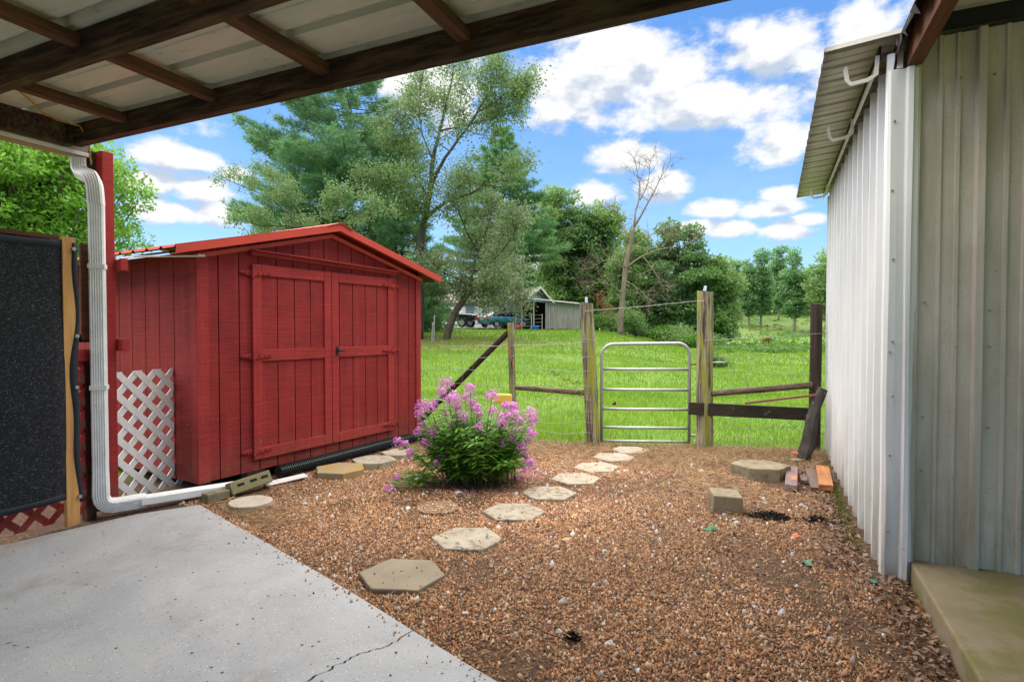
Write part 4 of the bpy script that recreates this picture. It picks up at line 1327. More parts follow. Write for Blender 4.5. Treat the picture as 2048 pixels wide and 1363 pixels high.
# leaning log and rusty bar beside the building
log = round_post('leaning_log', (0.30, 7.10, -0.08), (0.535, 7.42, 0.80), 0.085, 0.055, M['lichen_log'], None, 12, 10, 15)
for v in log.data.vertices:
    v.co.x += 0.012 * math.sin(v.co.z * 9) + rnd.uniform(-.006, .006); v.co.y += rnd.uniform(-.006, .006)
tag(log, 'dark lichen-covered log leaning against the metal building wall', 'log')
bar = MB().bar(PD(1490, 806, depth_of(-0.2, 7.4)), PD(1652, 787, depth_of(0.52, 7.35)), 0.05, 0.022).build('angle_iron', M['rust'])
tag(bar, 'rusty flat iron bar resting on the dark fence board', 'bar')

# ================================================================== STONES, BLOCKS, BOARDS
def hex_stone(name, c, r, h, rz, m, label, sy=0.9, group=None, tilt=(0, 0), z=0.0):
    q = random.Random(int(abs(c[0] * 1000 + c[1] * 777)))
    poly = []
    for i in range(6):
        a = math.pi / 3 * i
        rr = r * q.uniform(0.96, 1.04)
        p, p2 = (math.cos(a) * rr, math.sin(a) * rr * sy), (math.cos(a + math.pi / 3) * r, math.sin(a + math.pi / 3) * r * sy)
        for k in range(3):
            t = k / 3
            poly.append((p[0] + (p2[0] - p[0]) * t + q.uniform(-.004, .004), p[1] + (p2[1] - p[1]) * t + q.uniform(-.004, .004)))
    o = MB().prism(poly, -0.03, h).build(name, m, None, bevel=0.008, loc=(c[0], c[1], z), rot=(tilt[0], tilt[1], rz))
    return tag(o, label, 'stepping stone', group)
def px_hex(l, r, t, b, h=0.03):
    """stone from its outline box in the photograph, taken on the ground"""
    c = G((l + r) / 2, (t + b) / 2, h); w = (G(r, (t + b) / 2, h) - G(l, (t + b) / 2, h)).length
    return c, w / 2
gp = 'hexagonal stones of the path to the gate'
STN = [(718, 894, 1108, 1180, 'stain_stone', 'large hexagonal stepping stone with an orange stain, closest to the painted slab'),
       (862, 1008, 1048, 1096, 'pale_stone', 'pale hexagonal stepping stone, second from the slab on the gate path'),
       (964, 1091, 1001, 1037, 'pale_stone', 'hexagonal stepping stone, third from the slab on the gate path'),
       (1040, 1153, 969, 995, 'pale_stone', 'hexagonal stepping stone right of the flowers, fourth from the slab'),
       (1100, 1202, 942, 965, 'pale_stone', 'hexagonal stepping stone, fifth from the slab on the gate path'),
       (1146, 1241, 921, 941, 'pale_stone', 'hexagonal stepping stone, third back from the gate'),
       (1184, 1272, 904, 918, 'pale_stone', 'hexagonal stepping stone, second back from the gate'),
       (1222, 1298, 892, 902, 'pale_stone', 'hexagonal stepping stone lying right at the foot of the gate')]
STONE_KEEP = []
for i, (l, r, t, b, m, lab) in enumerate(STN):
    c, hw = px_hex(l, r, t, b)
    hex_stone('stepping_stone', c, hw, 0.022 + 0.004 * (i == 0), R(24.5) + rnd.uniform(-.12, .12), M[m], lab, 0.93, gp)
    STONE_KEEP.append((c.x, c.y, hw))
for (l, r, t, b, m, h, lab) in ((629, 733, 919, 950, 'yellow_stone', 0.07, 'thick hexagonal stone with a mustard stain beside the black pipe'),
                               (702, 792, 904, 931, 'block_stone', 0.065, 'tan hexagonal stone in the middle of three beside the black pipe'),
                               (762, 830, 889, 917, 'block_stone', 0.06, 'tan hexagonal stone half hidden by the flowering plant')):
    c, hw = px_hex(l, r, t, b, h)
    hex_stone('stepping_stone', c, hw, h, R(20) + rnd.uniform(-.1, .1), M[m if m != 'block_stone' else 'pale_stone'], lab, 0.95, 'thick stones along the shed')
    STONE_KEEP.append((c.x, c.y, hw))
c, hw = px_hex(1466, 1573, 914, 945, 0.11)
o = hex_stone('stepping_stone', c, hw * 1.05, 0.12, R(12), M['block_stone'], 'thick mossy hexagonal stone slab lying beside the scrap boards', 0.8); STONE_KEEP.append((c.x, c.y, hw))
def disc(l, r, t, b, h, m, lab):
    c, hw = px_hex(l, r, t, b, h)
    q = random.Random(l); poly = [(math.cos(a) * hw * q.uniform(.95, 1.03), math.sin(a) * hw * q.uniform(.95, 1.03)) for a in np.linspace(0, 2 * math.pi, 25)[:-1]]
    o = MB().prism(poly, -0.03, h).build('round_stone', M[m], None, bevel=0.008, loc=(c.x, c.y, 0)); STONE_KEEP.append((c.x, c.y, hw))
    tag(o, lab, 'stepping stone')
disc(460, 542, 990, 1012, 0.045, 'white_stone', 'round whitish stepping stone beside the slotted block and slab corner')
disc(833, 918, 1000, 1024, 0.022, 'pebble_stone', 'round pebble-faced stepping stone in front of the pink flowers')
def block(name, c, size, rz, m, label, cat, z=None, rx=0.0, ry=0.0, bev=0.008):
    z = size[2] / 2 if z is None else z
    q = random.Random(int(abs(c[0] * 991 + c[1] * 313)))
    hx, hy, hz = size[0] / 2, size[1] / 2, size[2] / 2
    V = [(a * hx * q.uniform(.96, 1.03), b * hy * q.uniform(.96, 1.03), d * hz * q.uniform(.96, 1.03)) for a in (-1, 1) for b in (-1, 1) for d in (-1, 1)]
    o = MB().add(V, [(0, 1, 3, 2), (4, 6, 7, 5), (0, 4, 5, 1), (2, 3, 7, 6), (0, 2, 6, 4), (1, 5, 7, 3)]).build(name, M[m], None, bevel=bev, loc=(c[0], c[1], z), rot=(rx, ry, rz))
    STONE_KEEP.append((c[0], c[1], max(size[:2]) * 0.5))
    return tag(o, label, cat)
c = G(1450, 1018, 0.0)
block('concrete_block', (c.x, c.y), (0.235, 0.23, 0.15), R(15), 'block_stone', 'short tan concrete block standing alone in the gravel', 'block', 0.07, 0.03, 0.04, 0.01)
c = G(430, 1000, 0.0)
block('paver_brick', (c.x + .01, c.y), (0.11, 0.19, 0.075), R(-12), 'block_stone', 'brown paving brick at the corner of the painted slab', 'brick', 0.045)
c = G(503, 985, 0.0)
sb = block('slotted_block', (c.x - .02, c.y + .0), (0.07, 0.40, 0.115), R(-12), 'green_block', 'long mossy concrete block with slots leaning at the pipe end', 'block', 0.09, 0.10, -0.35)
for k in (-0.10, 0.02, 0.13):
    MB().box((0, 0, 0), (0.006, 0.065, 0.022)).build('slot', M['void_dark'], sb, loc=sb.location + Matrix.Rotation(R(-12), 3, 'Z') @ Vector((0.0, 0, 0)))
for ch_, k in zip(sb.children, (-0.10, 0.02, 0.13)):
    ch_.matrix_parent_inverse = Matrix.Identity(4); ch_.location = (0.0345, k, 0.012); ch_.rotation_euler = (0, 0, 0)
c = G(572, 966, 0.0)
fs = MB().box((0, 0, 0), (0.10, 0.40, 0.012)).build('metal_flashing', M['gutter_white'], bevel=0.003, loc=(c.x, c.y, 0.035), rot=(0.05, 0.1, R(-22)))
tag(fs, 'white strip of flashing lying beside the black pipe end', 'flashing')
def board_px(f, b, z, w, h, m, label):
    """board from the pixels of its near and far top ends"""
    a, c = G(f[0], f[1], z), G(b[0], b[1], z)
    mid = (a + c) / 2; dv = c - a
    return block('scrap_board', (mid.x, mid.y), (w, dv.length, h), math.atan2(dv.y, dv.x) - math.pi / 2, m, label, 'board', z - h / 2, 0, 0, 0.003)
pb_ = board_px((1582, 969), (1584, 931), 0.075, 0.105, 0.05, 'purple_plank', 'purplish scrap board with an orange patch beside the thick hexagonal stone')
ob = MB().box((0, 0, 0), (0.045, 0.16, 0.004)).build('paint_patch', M['orange_scrap'], pb_)
ob.matrix_parent_inverse = Matrix.Identity(4); ob.location = (0.024, -0.12, 0.0265)
board_px((1612, 960), (1609, 949), 0.045, 0.09, 0.03, 'grey_plank', 'short grey scrap board under the edge of the longer one')
board_px((1632, 974), (1620, 936), 0.055, 0.085, 0.03, 'grey_plank', 'long grey-brown scrap board lying slantwise between the other boards')
board_px((1652, 969), (1645, 930), 0.10, 0.115, 0.055, 'orange_wood', 'orange raw scrap board closest to the metal wall')
board_px((1668, 962), (1660, 937), 0.06, 0.04, 0.04, 'grey_plank', 'narrow brown scrap stick against the foot of the metal wall')
c = G(1604, 922, 0.0); bk = block('red_brick', (c.x, c.y), (0.20, 0.10, 0.085), R(10), 'brick_red', 'red brick with a core hole at the foot of the leaning log', 'brick', 0.06)
h_ = MB().box((0, 0, 0), (0.04, 0.03, 0.004)).build('core_hole', M['void_dark'], bk); h_.matrix_parent_inverse = Matrix.Identity(4); h_.location = (0.0, 0, 0.043)
c = G(1592, 930, 0.0); block('grey_stone', (c.x, c.y), (0.10, 0.09, 0.07), R(35), 'block_stone', 'small greenish stone between the hexagonal slab and red brick', 'stone')

# corrugated drain pipe along the shed
def pipe():
    ctr = [SP(0.72, 0.075, 0.115), SP(1.1, 0.078, 0.11), SP(1.7, 0.08, 0.09), SP(2.3, 0.08, 0.07), SP(2.75, 0.08, 0.11), SP(3.0, 0.08, 0.27), SP(3.08, 0.08, 0.50), SP(3.05, 0.075, 0.8)]
    P = []
    for i in range(len(ctr) - 1):
        a = ctr[max(i - 1, 0)]; b = ctr[i]; c = ctr[i + 1]; d = ctr[min(i + 2, len(ctr) - 1)]
        for k in range(40):
            t = k / 40
            P.append(0.5 * ((2 * b) + (c - a) * t + (2 * a - 5 * b + 4 * c - d) * t * t + (3 * b - a - 3 * c + d) * t ** 3))
    # resample evenly
    D = [0.0]
    for i in range(1, len(P)): D.append(D[-1] + (P[i] - P[i - 1]).length)
    step = 0.0065; Q = []; j = 0; s = 0.0
    while s < D[-1]:
        while D[j + 1] < s: j += 1
        t = (s - D[j]) / max(D[j + 1] - D[j], 1e-9); Q.append(P[j].lerp(P[j + 1], t)); s += step
    rr = [0.064 if (i // 2) % 2 == 0 else 0.044 for i in range(len(Q))]
    t_ = thing('drain_pipe', 'black corrugated drain pipe lying along the foot of the shed', 'pipe', ctr[0])
    MB().tube(Q, rr, 14).build('corrugated_tube', M['pipe_black'], t_)
    st = MB(); side = []
    for i in range(0, len(Q), 2):
        tg = (Q[min(i + 1, len(Q) - 1)] - Q[max(i - 1, 0)]).normalized(); r_ = tg.cross(Vector((0, 0, 1))).normalized()
        k = 0.0635 if (i // 2) % 2 == 0 else 0.0535
        side.append(Q[i] + r_ * k * 0.8 + Vector((0, 0, 1)) * k * 0.6)
    st.tube(side, 0.0022, 4); st.build('stripe', M['pipe_stripe'], t_)
pipe()
# rope from post to shed roof
rp = MB().tube([(-4.86, 2.89, 2.06), (-4.88, 3.05, 2.10), SP(0.0, 2.13, 0.12), SP(-0.05, 2.135, 0.10)], 0.009, 6).build('white_rope', M['gutter_white'])
tag(rp, 'thin white pole running from the red post to the shed eave', 'pole')

# ================================================================== GRAVEL
slab_line = [(p.x, p.y) for p in slab_edge] + [(0.66, 1.62)]
def in_yard(x, y):
    ex = np.array([p[0] for p in slab_line]); ey = np.array([p[1] for p in slab_line])
    lim = np.interp(x, ex, ey)
    ok = (y > lim + 0.004) & (x > -4.6)
    sx_ = (x - S0.x) * SN.x + (y - S0.y) * SN.y
    ok &= (sx_ > 0.02) | (y > 6.55)
    ok &= np.where(y > 3.99, x < BX - 0.04, x < 0.748)
    ok &= y < 7.55 + 0.283 * x
    return ok
def gravel():
    N = 330000
    x = rng.uniform(-4.7, 0.75, N); y = 1.25 + 6.2 * rng.random(N) ** 1.25
    k = in_yard(x, y); x, y = x[k], y[k]
    fade = ss(5.0, 7.3, y); k = rng.random(len(x)) > fade * 0.78
    x, y = x[k], y[k]
    for (cx, cy, r) in STONE_KEEP:
        k = ((x - cx) ** 2 + (y - cy) ** 2 > (r * 0.87) ** 2) | (rng.random(len(x)) < 0.012); x, y = x[k], y[k]
    thin = 0.5 + 0.28 * np.sin(x * 2.3 + 1.7 * np.sin(y * 1.9 + .6)) + 0.22 * np.sin(y * 3.7 + 2.0 * np.sin(x * 2.9)) + 0.12 * np.sin(9 * x + 5 * y)
    k = rng.random(len(x)) > 0.72 * ss(0.60, 0.95, thin); x, y = x[k], y[k]
    n = len(x)
    # strays: some lie on the flat stones, some have been kicked onto the slab
    lift = np.zeros(n)
    for (cx, cy, r) in STONE_KEEP[:8]: lift = np.where((x - cx) ** 2 + (y - cy) ** 2 < (r * 0.87) ** 2, 0.024, lift)
    m = 170
    ex = np.array([p[0] for p in slab_line]); ey = np.array([p[1] for p in slab_line])
    xs = rng.uniform(-4.3, -0.6, m); ys = np.interp(xs, ex, ey) - 0.01 - rng.exponential(0.045, m)
    x = np.concatenate([x, xs]); y = np.concatenate([y, ys]); lift = np.concatenate([lift, np.full(m, SZ)]); n = len(x)
    # a pebble is a bevelled cap sunk in the bed: ring of four below, two corners above
    base = np.array([(1, 0, -.5), (0, 1, -.5), (-1, 0, -.5), (0, -1, -.5), (.42, .1, .8), (-.42, -.1, .8)], float)
    tri = np.array([(0, 1, 4), (1, 2, 5), (2, 3, 5), (3, 0, 4), (1, 5, 4), (3, 4, 5)])
    s = 0.0049 * np.exp(rng.normal(0, 0.36, n)) * (1 + 0.35 * ss(3.0, 6.5, y))
    big = rng.random(n) < 0.009; s = np.where(big, s * 1.9, s)
    V = base[None] * (1 + rng.normal(0, 0.22, (n, 6, 3))) * s[:, None, None] * np.stack([rng.uniform(.8, 1.5, n), rng.uniform(.7, 1.2, n), rng.uniform(.7, 1.25, n)], 1)[:, None, :]
    a = rng.uniform(0, 2 * np.pi, n); c_, s_ = np.cos(a), np.sin(a)
    tx = rng.normal(0, 0.35, n)
    X = V[:, :, 0] * c_[:, None] - V[:, :, 1] * s_[:, None]; Y = V[:, :, 0] * s_[:, None] + V[:, :, 1] * c_[:, None]
    Z = V[:, :, 2] + X * tx[:, None]
    bz = np.where(lift > 0, lift + s * 0.3, 0.008 * np.sin(x * 5.1) * np.sin(y * 4.3) + s * 0.25 + 0.006 * rng.random(n))
    V = np.stack([X + x[:, None], Y + y[:, None], Z + bz[:, None]], 2).reshape(-1, 3)
    F = (np.arange(n)[:, None, None] * 6 + tri[None]).reshape(-1, 3)
    pal = np.array([(0.40, 0.19, 0.085), (0.48, 0.26, 0.13), (0.26, 0.118, 0.056), (0.53, 0.34, 0.19), (0.11, 0.054, 0.032), (0.42, 0.20, 0.085), (0.56, 0.43, 0.30)])
    ci = rng.choice(7, n, p=[.24, .22, .17, .12, .10, .10, .05])
    wet = 0.72 + 0.38 * ss(-0.6, 0.7, np.sin(x * 1.1 + 2.2 * np.sin(y * .9 + 1)) * np.cos(y * 1.3 - x * .4))
    col = pal[ci] * rng.uniform(0.5, 1.12, (n, 1)) * wet[:, None]
    w = rng.random(n) < 0.012; col[w] = np.array([0.58, 0.55, 0.52]) * rng.uniform(.65, 1.15, (w.sum(), 1))
    w = big & (rng.random(n) < 0.5); col[w] = np.array([0.50, 0.49, 0.48]) * rng.uniform(.6, 1.2, (w.sum(), 1))
    col = np.concatenate([col, np.ones((n, 1))], 1)
    o = bulk('gravel', V, F, M['pebbles'], col=np.repeat(col, 6, 0))
    tag(o, 'brown pea gravel covering the yard between slab and gate', 'gravel', None, 'stuff')
gravel()

# straw and dry grass: thick at the fence, thin towards the slab
def straw():
    N = 190000
    x = rng.uniform(-4.6, 0.7, N); y = rng.uniform(2.0, 7.7, N)
    dens = ss(5.3, 7.0, y) * 0.95 + 0.02
    dens += 0.8 * np.exp(-(((x + 4.0) / .5) ** 2 + ((y - 3.25) / .22) ** 2)) + 0.3 * np.exp(-((x - 0.5) / .14) ** 2) * (y > 4.2)
    dens += 0.35 * np.exp(-(((x + 0.5) / .5) ** 2 + ((y - 5.6) / .5) ** 2)) + 0.5 * np.exp(-(((x + 3.55) / .35) ** 2 + ((y - 3.1) / .15) ** 2))
    cl = 0.5 + 0.5 * np.sin(x * 3.7 + 1.1 * np.sin(y * 2.9)) * np.sin(y * 4.3 + x)
    k = in_yard(x, y - 0.12) & (rng.random(N) < dens * (0.35 + 0.75 * cl)); x, y = x[k], y[k]
    for (cx, cy, r) in STONE_KEEP:
        k = (x - cx) ** 2 + (y - cy) ** 2 > (r * 1.02) ** 2; x, y = x[k], y[k]
    n = len(x); a = rng.uniform(0, 6.28, n); el_ = np.abs(rng.normal(0.15, 0.28, n)) * (0.4 + ss(5.5, 7, y))
    D = np.stack([np.cos(a) * np.cos(el_), np.sin(a) * np.cos(el_), np.sin(el_)], 1)
    C = np.stack([x, y, 0.012 + 0.02 * rng.random(n)], 1)
    V, F, t = blade_arrays(C, D, rng.uniform(.05, .15, n), rng.uniform(.003, .006, n), rng.random(n))
    tag(bulk('dry_grass', V, F, M['straw'], t), 'dry straw and dead grass along the foot of the fence', 'dry grass', None, 'stuff')
straw()

# leaf litter against the building wall
def litter():
    N = 2300
    y = rng.uniform(2.4, 7.2, N); x = np.where(y > 4.0, 0.57 - np.abs(rng.normal(0, .15, N)), 0.72 - np.abs(rng.normal(0, .12, N)))
    m = rng.random(N) < 0.12
    x[m] = rng.uniform(-3.5, 0.5, m.sum()); y[m] = rng.uniform(2.5, 7.2, m.sum())
    k = in_yard(x, y); x, y = x[k], y[k]; n = len(x)
    a = rng.uniform(0, 6.28, n); D = np.stack([np.cos(a), np.sin(a), rng.uniform(-.1, .5, n)], 1)
    L = rng.uniform(.015, .055, n)
    V, F, t = leaf_arrays(np.stack([x, y, 0.018 + .02 * rng.random(n)], 1), D, L, L * rng.uniform(.45, .8, n), rng.random(n), 0.3, np.tile((0, 0, 1.0), (n, 1)) + rng.normal(0, .35, (n, 3)))
    tag(bulk('leaf_litter', V, F, M['dead_leaf'], t), 'brown fallen leaves drifted along the foot of the metal wall', 'leaf litter', None, 'stuff')
litter()
for (px, py, s, m, lab, cat) in ((1420, 1060, 0.06, 'leaf_green_scrap', 'green leaf-shaped scrap lying near the lone concrete block', 'scrap'),
        (1613, 1128, 0.05, 'leaf_green_scrap', 'flat green scrap in the gravel midway along the metal wall', 'scrap'),
        (1688, 1071, 0.055, 'twist_teal', 'crumpled teal plastic scrap among the leaves by the wall', 'scrap'),
        (1745, 1165, 0.04, 'twist_teal', 'small teal plastic scrap at the building corner', 'scrap'),
        (1806, 1184, 0.04, 'pink_scrap', 'small pink scrap beside the edge of the mossy porch slab', 'scrap'),
        (1592, 1074, 0.045, 'orange_scrap', 'orange dead leaf in the gravel below the dark soil clump', 'leaf'),
        (586, 1031, 0.018, 'car_red', 'tiny red scrap in the gravel near the painted slab', 'scrap')):
    leaf_scrap('plastic_scrap' if cat == 'scrap' else 'dead_leaf', G(px, py), s, M[m], lab, cat)
def clump(px, py, w, h, m, lab, n=900, seed=0):
    c = G(px, py); q = np.random.default_rng(seed)
    C = np.stack([c.x + q.normal(0, w * .42, n), c.y + q.normal(0, w * .22, n), np.zeros(n)], 1)
    rr = np.sqrt(((C[:, 0] - c.x) / w) ** 2 + ((C[:, 1] - c.y) / (w * .55)) ** 2)
    C[:, 2] = np.maximum(0.0, h * (1 - rr)) * q.random(n)
    D = q.normal(size=(n, 3)); D[:, 2] = np.abs(D[:, 2]) * .6
    V, F, t = leaf_arrays(C, D, q.uniform(.012, .04, n), q.uniform(.008, .018, n), q.random(n))
    tag(bulk('soil_clump', V, F, M[m], t), lab, 'soil clump', None, 'stuff')
clump(1545, 1036, 0.20, 0.05, 'charcoal', 'black clump of damp soil beyond the lone concrete block', 900, 1)
clump(1637, 1046, 0.15, 0.06, 'charcoal', 'black clump of damp soil close to the metal wall', 700, 2)
clump(1146, 1277, 0.035, 0.02, 'charcoal', 'small black tuft lying on the gravel in the foreground', 160, 3)
def moss():
    n = 5200
    y = rng.uniform(4.3, 7.0, n); x = 0.56 - np.abs(rng.normal(0, .07, n))
    k = rng.random(n) < 0.25 + 0.75 * np.exp(-((y - 5.6) / .7) ** 2); x, y = x[k], y[k]; n = len(x)
    D = rng.normal(size=(n, 3)); D[:, 2] = np.abs(D[:, 2]) + .4
    z = 0.075 * np.exp(-((0.57 - x) / .09) ** 2) * rng.random(n)
    V, F, t = leaf_arrays(np.stack([x, y, z], 1), D, rng.uniform(.012, .035, n), rng.uniform(.006, .014, n), rng.random(n))
    tag(bulk('moss_bank', V, F, M['moss'], t), 'olive moss growing along the foot of the metal wall', 'moss', None, 'stuff')
mat('moss', m_leaf((0.05, 0.045, 0.015), (0.20, 0.18, 0.04), 0.15, 0.9, 5.0))
moss()
tw = MB().tube([G(1066, 1250, .02), G(1090, 1264, .03), G(1120, 1274, .02), G(1150, 1285, .02)], 0.003, 5).build('twig', M['stem_brown'])
tag(tw, 'thin dry twig on the gravel in the foreground', 'twig')
ws = block('white_rock', G(930, 1232), (0.035, 0.028, 0.024), 0.4, 'white_stone', 'white rock in the gravel close to the slab edge', 'rock')

# ================================================================== FLOWERING PLANT
def phlox():
    base = G(945, 968); d0 = depth_of(base.x, base.y)
    t_ = thing('garden_phlox', 'tall pink flowering phlox clump growing in the gravel', 'plant', base)
    heads = [(893, 766, .05), (882, 784, .04), (908, 790, .04), (940, 776, .045), (846, 812, .05), (840, 828, .04), (843, 848, .03), (836, 862, .03), (872, 856, .04), (866, 868, .03), (908, 802, .05), (898, 800, .04), (945, 806, .04), (985, 793, .05), (1022, 815, .045), (1030, 828, .04), (1062, 828, .05), (1066, 838, .04), (1060, 858, .05), (1062, 868, .04), (1054, 882, .04), (1002, 838, .05), (1004, 848, .04), (925, 836, .045), (918, 828, .03), (958, 856, .035), (944, 812, .035), (960, 832, .03), (1044, 893, .04), (1036, 862, .04), (1060, 928, .04), (1052, 915, .03), (796, 884, .04), (810, 888, .03), (884, 916, .045), (890, 924, .035), (872, 926, .02), (779, 984, .05), (786, 974, .04), (796, 956, .035), (800, 980, .03), (1000, 886, .03), (1030, 812, .03), (1046, 905, .03), (870, 806, .03), (855, 858, .02), (915, 812, .03), (980, 860, .02), (1015, 832, .03), (860, 815, .035), (930, 795, .035), (955, 818, .035), (890, 830, .03), (1010, 812, .035), (1040, 845, .04), (1025, 875, .035), (905, 850, .03), (985, 822, .035), (1048, 935, .03), (850, 885, .03), (820, 905, .03)]
    q = random.Random(21)
    stems = MB(); dry = MB(); LC, LD, LL_ = [], [], []; fl_c, fl_n = [], []
    tips = []
    for (px, py, r) in heads:
        tips.append((PD(px, py, d0 + q.uniform(-0.28, 0.22)), r))
    for _ in range(110):
        a = q.uniform(0, 6.28); rr = 0.52 * math.sqrt(q.random())
        tips.append((Vector((base.x + 0.02 + rr * math.cos(a) * 1.05, base.y + rr * math.sin(a) * .75, q.uniform(0.38, 0.76) - 0.22 * rr)), 0.0))
    for (tp, r) in tips:
        b = Vector((base.x + (tp.x - base.x) * 0.42 + q.uniform(-.05, .05), base.y + (tp.y - base.y) * 0.42 + q.uniform(-.05, .05), 0.0))
        low = tp.z < 0.35
        if low: b = Vector((base.x + (tp.x - base.x) * 0.45, base.y + (tp.y - base.y) * 0.45, 0.0))
        ctl = b.lerp(tp, 0.45) + Vector((0, 0, 0.18 if low else 0.08))
        path = [(b.lerp(ctl, k / 7)).lerp(ctl.lerp(tp, k / 7), k / 7) for k in range(8)]
        stems.tube(path, [0.0045 - 0.0003 * k for k in range(8)], 5)
        nl = 16
        for k in range(nl):
            f = 0.30 + 0.68 * k / nl if not low else 0.2 + 0.75 * k / nl
            i = min(int(f * 7), 6); p = path[i].lerp(path[i + 1], f * 7 - i)
            a = k * 1.57 + q.uniform(-.3, .3)
            for sgn in (0, math.pi):
                D = Vector((math.cos(a + sgn), math.sin(a + sgn), q.uniform(-0.35, 0.45)))
                LC.append(p); LD.append(D); LL_.append(q.uniform(.085, .15) * (1.2 - 0.5 * f))
        if r > 0:
            nf = int(34 + r * 950)
            for _ in range(nf):
                u = Vector((q.gauss(0, 1), q.gauss(0, 1), q.gauss(0.35, 1))).normalized()
                fl_c.append(tp + u * r * q.uniform(.6, 1.55) * (1.0 if u.z > 0 else 1.15)); fl_n.append((u + Vector((q.gauss(0, .25), q.gauss(0, .25) - .2, q.gauss(0, .25)))).normalized())
    for _ in range(90):
        a = q.uniform(0, 6.28); rr = 0.40 * math.sqrt(q.random())
        b = Vector((base.x + 0.08 + rr * math.cos(a), base.y + .02 + rr * math.sin(a) * .6, 0))
        dry.tube([b, b + Vector((q.uniform(-.04, .04), q.uniform(-.04, .04), q.uniform(.15, .34)))], 0.0032, 4)
    stems.build('stems', M['stem_green'], t_); dry.build('dry_stems', M['stem_brown'], t_)
    n = len(LC)
    V, F, t = leaf_arrays(np.array([tuple(p) for p in LC]), np.array([tuple(p) for p in LD]), np.array(LL_), np.array(LL_) * 0.27, rng.random(n), 0.25, np.tile((0, 0, 1.0), (n, 1)) + rng.normal(0, .3, (n, 3)))
    tag(bulk('leaves', V, F, M['leaf_phlox'], t, t_), kind='stuff')
    # five-petalled flowers
    Cn = np.array([tuple(p) for p in fl_c]); Nn = np.array([tuple(p) for p in fl_n]); n = len(Cn)
    # fallen petals and flowers on the ground
    S = unit(np.cross(Nn, rng.normal(size=(n, 3)))); T = np.cross(Nn, S)
    VV, FF, TT = [], [], []
    off = 0
    sz = rng.uniform(.0095, .0135, n); tn = rng.random(n)
    for k in range(5):
        a = 2 * math.pi * k / 5
        D = S * math.cos(a) + T * math.sin(a) + Nn * 0.15
        V, F, t = leaf_arrays(Cn, D, sz, sz * 0.95, tn, 0.1, Nn)
        VV.append(V); FF.append(F + off); TT.append(t); off += len(V)
    tag(bulk('flowers', np.concatenate(VV), np.concatenate(FF), M['petal'], np.concatenate(TT), t_), kind='stuff')
    n = 420
    x = base.x + 0.15 + rng.normal(0, .38, n); y = base.y - .08 + rng.normal(0, .17, n)
    m = rng.random(n) < .35; cc = G(1050, 958); x[m] = cc.x + rng.normal(0, .09, m.sum()); y[m] = cc.y + rng.normal(0, .09, m.sum())
    D = rng.normal(size=(n, 3)); D[:, 2] *= .3
    V, F, t = leaf_arrays(np.stack([x, y, .018 + .05 * rng.random(n) * m], 1), D, .016, .014, rng.random(n))
    tag(bulk('fallen_petals', V, F, M['petal'], t, t_), kind='stuff')
    n = 900
    x = base.x + 0.12 + rng.normal(0, .30, n); y = base.y + .0 + rng.normal(0, .16, n)
    D = rng.normal(size=(n, 3)); D[:, 2] = np.abs(D[:, 2]) * .25
    V, F, t = blade_arrays(np.stack([x, y, .015 + .03 * rng.random(n)], 1), D, rng.uniform(.05, .12, n), .005, rng.random(n) * .3)
    tag(bulk('dead_thatch', V, F, M['dead_leaf'], t, t_), kind='stuff')
phlox()

# ================================================================== LAWN GRASS
def grass():
    parts = []
    for N, d0, d1, hl, hh, wd in ((75000, 6.2, 13.0, .045, .10, .006), (60000, 12.0, 24, .06, .11, .012), (45000, 23, 46, .08, .15, .028)):
        d = d0 + (d1 - d0) * rng.random(N) ** 0.85
        q = rng.uniform(-0.30, 0.60, N)
        x = d * (q * math.cos(YAW) - math.sin(YAW)); y = d * (q * math.sin(YAW) + math.cos(YAW))
        e = y - (7.66 + 0.283 * x) + rng.normal(0, .10, N)
        worn = np.exp(-(((x + 1.35) / .7) ** 2 + ((y - 7.75) / .45) ** 2))
        bare = 0.5 + 0.5 * np.sin(x * .83 + 1.6 * np.sin(y * .47)) * np.cos(y * .61 + .8 * np.sin(x * .9))
        k = (rng.random(N) > 0.75 * worn) & (rng.random(N) > 0.45 * ss(.72, .95, bare)) & (e > 0.0) & ~((x > BX - .02) & (y < BY1 + .05)); x, y, e = x[k], y[k], e[k]; n = len(x)
        patch = 0.5 + 0.5 * np.sin(x * 1.3 + 2 * np.sin(y * .7)) * np.sin(y * 1.1 + x * .3)
        tall = rng.random(n) < 0.012
        h = np.where(tall, 1.9, 1.0) * rng.uniform(hl, hh, n) * (0.6 + 0.8 * patch) * (1 + 1.1 * np.exp(-(e / .25) ** 2))
        a = rng.uniform(0, 6.28, n); ln_ = np.abs(rng.normal(0.35, .25, n))
        D = np.stack([np.cos(a) * ln_, np.sin(a) * ln_, np.ones(n)], 1)
        V, F, t = blade_arrays(np.stack([x, y, height(x, y) - .005], 1), D, h, wd * rng.uniform(.7, 1.4, n), np.clip(rng.random(n) * .75 + .7 * (patch - .45) - .35 * ss(.6, .95, bare[k]), 0, 1))
        parts.append((V, F, t))
    off = 0; VV, FF, TT = [], [], []
    for V, F, t in parts:
        VV.append(V); FF.append(F + off); TT.append(t); off += len(V)
    tag(bulk('grass', np.concatenate(VV), np.concatenate(FF), M['grass_blade'], np.concatenate(TT)), 'bright green mown grass of the lawn beyond the gate', 'grass', None, 'stuff')
grass()

# ================================================================== TREES
def gz(x, y): return float(height(x, y))
def at_ground(px, d):
    p = PD(px, 700, d); return Vector((p.x, p.y, gz(p.x, p.y)))
def top_z(py, d): return PD(1024, py, d).z
def side_vec(): return Vector((math.cos(YAW), math.sin(YAW), 0))      # picture-right on the ground
def back_vec(): return Vector((-math.sin(YAW), math.cos(YAW), 0))     # away from the camera
SV, BV, ZVv = side_vec(), back_vec(), Vector((0, 0, 1))

